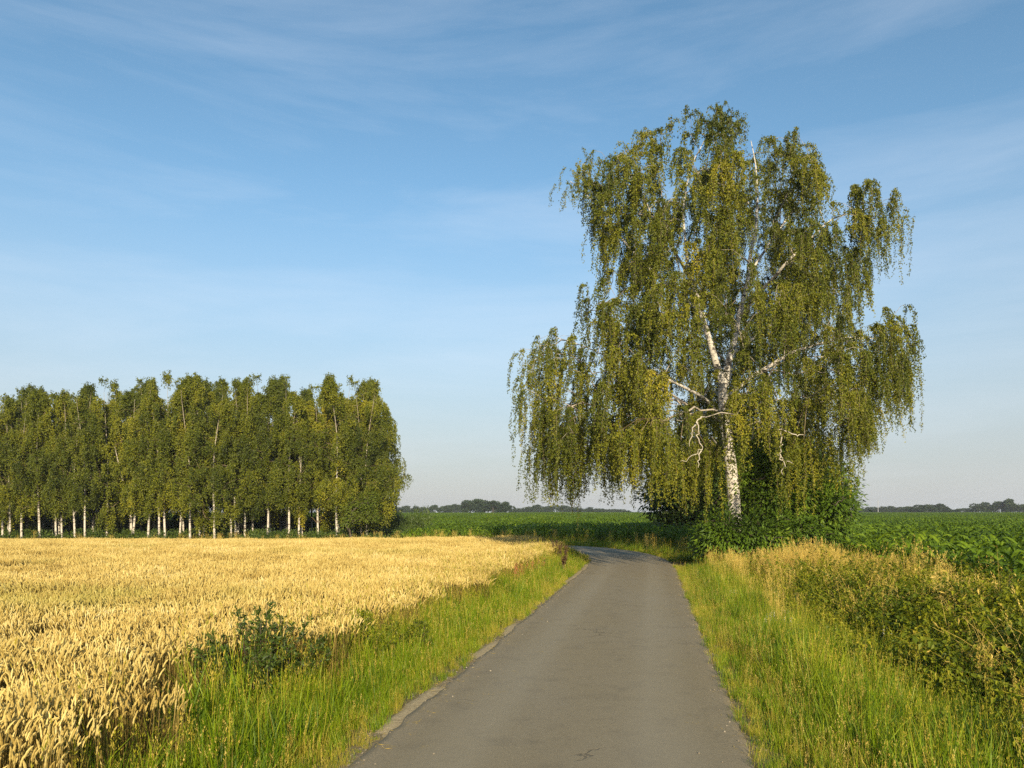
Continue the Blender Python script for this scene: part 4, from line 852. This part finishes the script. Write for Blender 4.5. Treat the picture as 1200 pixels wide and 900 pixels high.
far_rows = [(462, 546, 596, 592.5, 540, 5.5, 'low hazy tree in the row on the horizon beside the grove', 'low trees on the horizon beside the grove', .9),
            (547, 578, 589, 588.5, 430, 5, 'dark tree in the tall clump on the horizon between grove and birch', 'dark clump of trees on the horizon', 1.1),
            (583, 597, 593, 592, 430, 5, 'dark lower tree just right of the tall clump on the horizon', 'lower trees right of the dark clump', .95),
            (602, 645, 597, 593, 600, 5, 'pale hazy tree in the flat mound on the horizon left of the hanging birch twigs', 'flat mound of trees on the horizon', 1.2),
            (655, 740, 594, 598.5, 640, 5, 'hazy tree in the row on the horizon tapering away behind the hanging birch twigs', 'tapering row of trees on the horizon', 1.15),
            (1000, 1068, 596, 594.5, 560, 5.5, 'hazy tree in the low row on the horizon right of the birch', 'low trees on the horizon right of the birch', 1.0),
            (1070, 1112, 594, 593.5, 460, 5, 'dark tree in the compact clump on the horizon right of the birch', 'compact clump on the horizon at the right', 1.0),
            (1118, 1140, 597, 595, 560, 6, 'small tree in the gap of the right tree line on the horizon', 'small trees in the gap at the right', .8),
            (1143, 1185, 591, 589, 480, 7, 'taller loose tree on the horizon near the right edge', 'taller trees on the horizon near the right edge', 1.05),
            (1188, 1300, 592, 594, 470, 7, 'tree in the hedge running out of the right edge on the horizon', 'trees running out of the right edge', 1.0)]
for x0, x1, t0, t1, Y, st, lb, gp, w_ in far_rows:
    x = x0
    while x < x1:
        f_ = (x - x0) / (x1 - x0); sh = 4 * f_ * (1 - f_) if 'mound' in gp or 'clump' in gp else .5
        far_plant(x, t0 + (t1 - t0) * f_ + (1.6 - 2.4 * sh) * (1 if 'mound' in gp or 'clump' in gp else .3) + r.uniform(-.8, 1.4), Y + r.uniform(-12, 12), lb, gp, w_); x += st * r.uniform(.8, 1.2)
ms = empty('mast', (*( (1029 - HX) / F * 520, 520.), 1.0), 'thin faint mast rising from the hazy tree line at the right', 'mast')
mb = MB(); mb.tube(np.array([[0, 0, 0], [0, 0, 9.5]]), [.22, .12], 6); mb.link('pole', M['mast'], ms)
mb = MB(); mb.tube(np.array([[-1.1, 0, 8.2], [0, 0, 8.25], [1.1, 0, 8.2]]), [.08, .09, .08], 5); mb.link('crossarm', M['mast'], ms)

# ------------------------------------------------------------------ single weeds that stand out
def mugwort(px, pyb, pyt, wid, seed, label, ns=16, Y=None, sz=1.0):
    r = np.random.default_rng(seed); Y = Y or F * (EYE + .2) / (pyb - HY); x = (px - HX) / F * Y; z = float(ground(np.array([[x, Y]]))[0]); h = EYE + (HY - pyt) / F * Y - z
    e_ = empty('mugwort_plant', (x, Y, z), label, 'weed', 'dark leafy weeds at the edge of the wheat'); ms_, ml_ = MB(), MB()
    for i_ in range(ns):
        an = r.uniform(0, 6.28); sp = r.uniform(.0, 1.0); hh = h * (1 - .35 * sp) * r.uniform(.75, 1.05); d = np.array([math.cos(an), math.sin(an), 0]); t_ = np.linspace(0, 1, 8)[:, None]
        P = d * .05 + d * wid * .5 * sp * t_ ** 1.1 + np.array([0, 0, hh]) * t_; ms_.tube(P, np.linspace(.006, .0018, 8), 4, r.random())
        for s_ in np.linspace(.15, .98, 17):
            c_ = np.array([np.interp(s_, t_[:, 0], P[:, q_]) for q_ in range(3)]); a2 = r.uniform(0, 6.28); ln = .15 * (1.15 - s_) + .02; dd_ = np.array([math.cos(a2), math.sin(a2), .75]); q_ = c_ + dd_ * ln
            ms_.tube(np.array([c_, q_]), [.0022, .0012], 3, r.random()); n_ = 13; u_ = r.uniform(0, 1.05, n_)[:, None]; pp = c_ + dd_ * ln * u_
            ml_.leaves(pp + r.normal(0, .008, (n_, 3)), unit(dd_ * .5 + r.normal(0, .7, (n_, 3)) + [0, 0, .1]), r.normal(0, 1, (n_, 3)), .046 * sz, .017 * sz, np.clip(.3 + r.normal(0, .2, n_), 0, 1))
    ms_.link('stem', M['wood'], e_, kind='stuff'); ml_.link('leaves', M['dark_leaf' if ns > 30 else 'weed_leaf'], e_, kind='stuff')
mugwort(306, 846, 708, 1.35, 1, 'largest dark bushy weed with upright sprigs standing before the wheat at lower left', 34, sz=1.15)
mugwort(243, 842, 756, .65, 2, 'small dark weed leaning out of the wheat left of the largest bushy weed', 7)
mugwort(415, 800, 714, 1.0, 3, 'dark twiggy weed in the verge, second one up from the largest', 20)
mugwort(450, 786, 722, .6, 4, 'low dark weed close right of the twiggy one', 8)
mugwort(492, 780, 722, .5, 5, 'small dark green weed in the middle of the grassy verge', 8)
mugwort(578, 712, 672, .5, 6, 'small leafy weed at the wheat edge halfway along the path', 7)
mugwort(1188, 760, 672, .9, 7, 'dark leafy weed in the thicket at the right edge of the photograph', 14, Y=11.5)
def dock(px, Y, h, seed, label):
    r = np.random.default_rng(seed); x = (px - HX) / F * Y; z = float(ground(np.array([[x, Y]]))[0]); e_ = empty('dock_plant', (x, Y, z), label, 'weed', 'dark seeded docks by the bend'); a_, b_ = MB(), MB()
    for i_ in range(4):
        l_ = r.normal(0, .08, 2); hh = h * r.uniform(.75, 1); P = np.outer(np.linspace(0, 1, 5), [l_[0], l_[1], hh]); a_.tube(P, np.linspace(.008, .003, 5), 4, .2)
        n_ = 90; s_ = r.uniform(.55, 1, n_); b_.leaves(np.outer(s_, [l_[0], l_[1], hh]) + r.normal(0, .016, (n_, 3)), r.normal(0, 1, (n_, 3)), r.normal(0, 1, (n_, 3)), .035, .03, r.random(n_))
    a_.link('stem', M['wood'], e_); b_.link('seed_head', M['dark_seed'], e_, kind='stuff')
for i_, (px, Y, h, lb) in enumerate([(648, 27.5, 1.0, 'tallest dark brown seeded dock left of the bend'), (655, 26.8, .85, 'dark seeded dock close right of the tallest one'), (662, 26, .9, 'dark seeded dock nearest the path by the bend'), (640, 28.5, .85, 'dark seeded dock at the far end of the group by the bend'), (659, 23.5, .55, 'low dark dock leaning in the grass before the others')]): dock(px, Y, h, 90 + i_, lb)
for i_, (px, Y) in enumerate([(612, 19.5), (618, 20.2), (606, 19.0), (624, 21.0), (600, 18.2), (630, 22)]):
    r2 = np.random.default_rng(900 + i_); x = (px - HX) / F * Y; z = float(ground(np.array([[x, Y]]))[0]); e_ = empty('sorrel_plant', (x, Y, z), 'rust red flowering sorrel stalks where the wheat meets the verge', 'weed', 'rust red sorrel at the wheat edge'); a_, b_ = MB(), MB()
    for j in range(6):
        l_ = r2.normal(0, .12, 2); hh = r2.uniform(.45, .68); a_.tube(np.outer(np.linspace(0, 1, 4), [l_[0], l_[1], hh]) , np.linspace(.004, .0015, 4), 3, .6)
        n_ = 40; s_ = r2.uniform(.6, 1, n_); b_.leaves(np.outer(s_, [l_[0], l_[1], hh]) + r2.normal(0, .02, (n_, 3)), r2.normal(0, 1, (n_, 3)), r2.normal(0, 1, (n_, 3)), .022, .018, r2.random(n_))
    a_.link('stem', M['twig'], e_); b_.link('seed_head', M['red_flower'], e_, kind='stuff')

# ------------------------------------------------------------------ air: far things pale a little
hz = MB(); X0, X1, Y0, Y1, Z0, Z1 = -6500, 6500, -500, 8500, -2.2, 19.0
hz.add([(x, y, z) for z in (Z0, Z1) for x, y in ((X0, Y0), (X1, Y0), (X1, Y1), (X0, Y1))], [(0, 3, 2, 1), (4, 5, 6, 7), (0, 1, 5, 4), (1, 2, 6, 5), (2, 3, 7, 6), (3, 0, 4, 7)])
hm = bpy.data.materials.new('haze'); hm.use_nodes = True; hm.node_tree.nodes.clear()
ho = hm.node_tree.nodes.new('ShaderNodeOutputMaterial'); hv = hm.node_tree.nodes.new('ShaderNodeVolumePrincipled')
hv.inputs['Color'].default_value = (.80, .86, .95, 1); hv.inputs['Density'].default_value = 0.00022; hv.inputs['Anisotropy'].default_value = 0.0
hm.node_tree.links.new(hv.outputs[0], ho.inputs['Volume'])
ho_ = hz.link('haze', hm, kind='stuff'); tag(ho_, 'thin pale haze lying over the fields', 'haze')
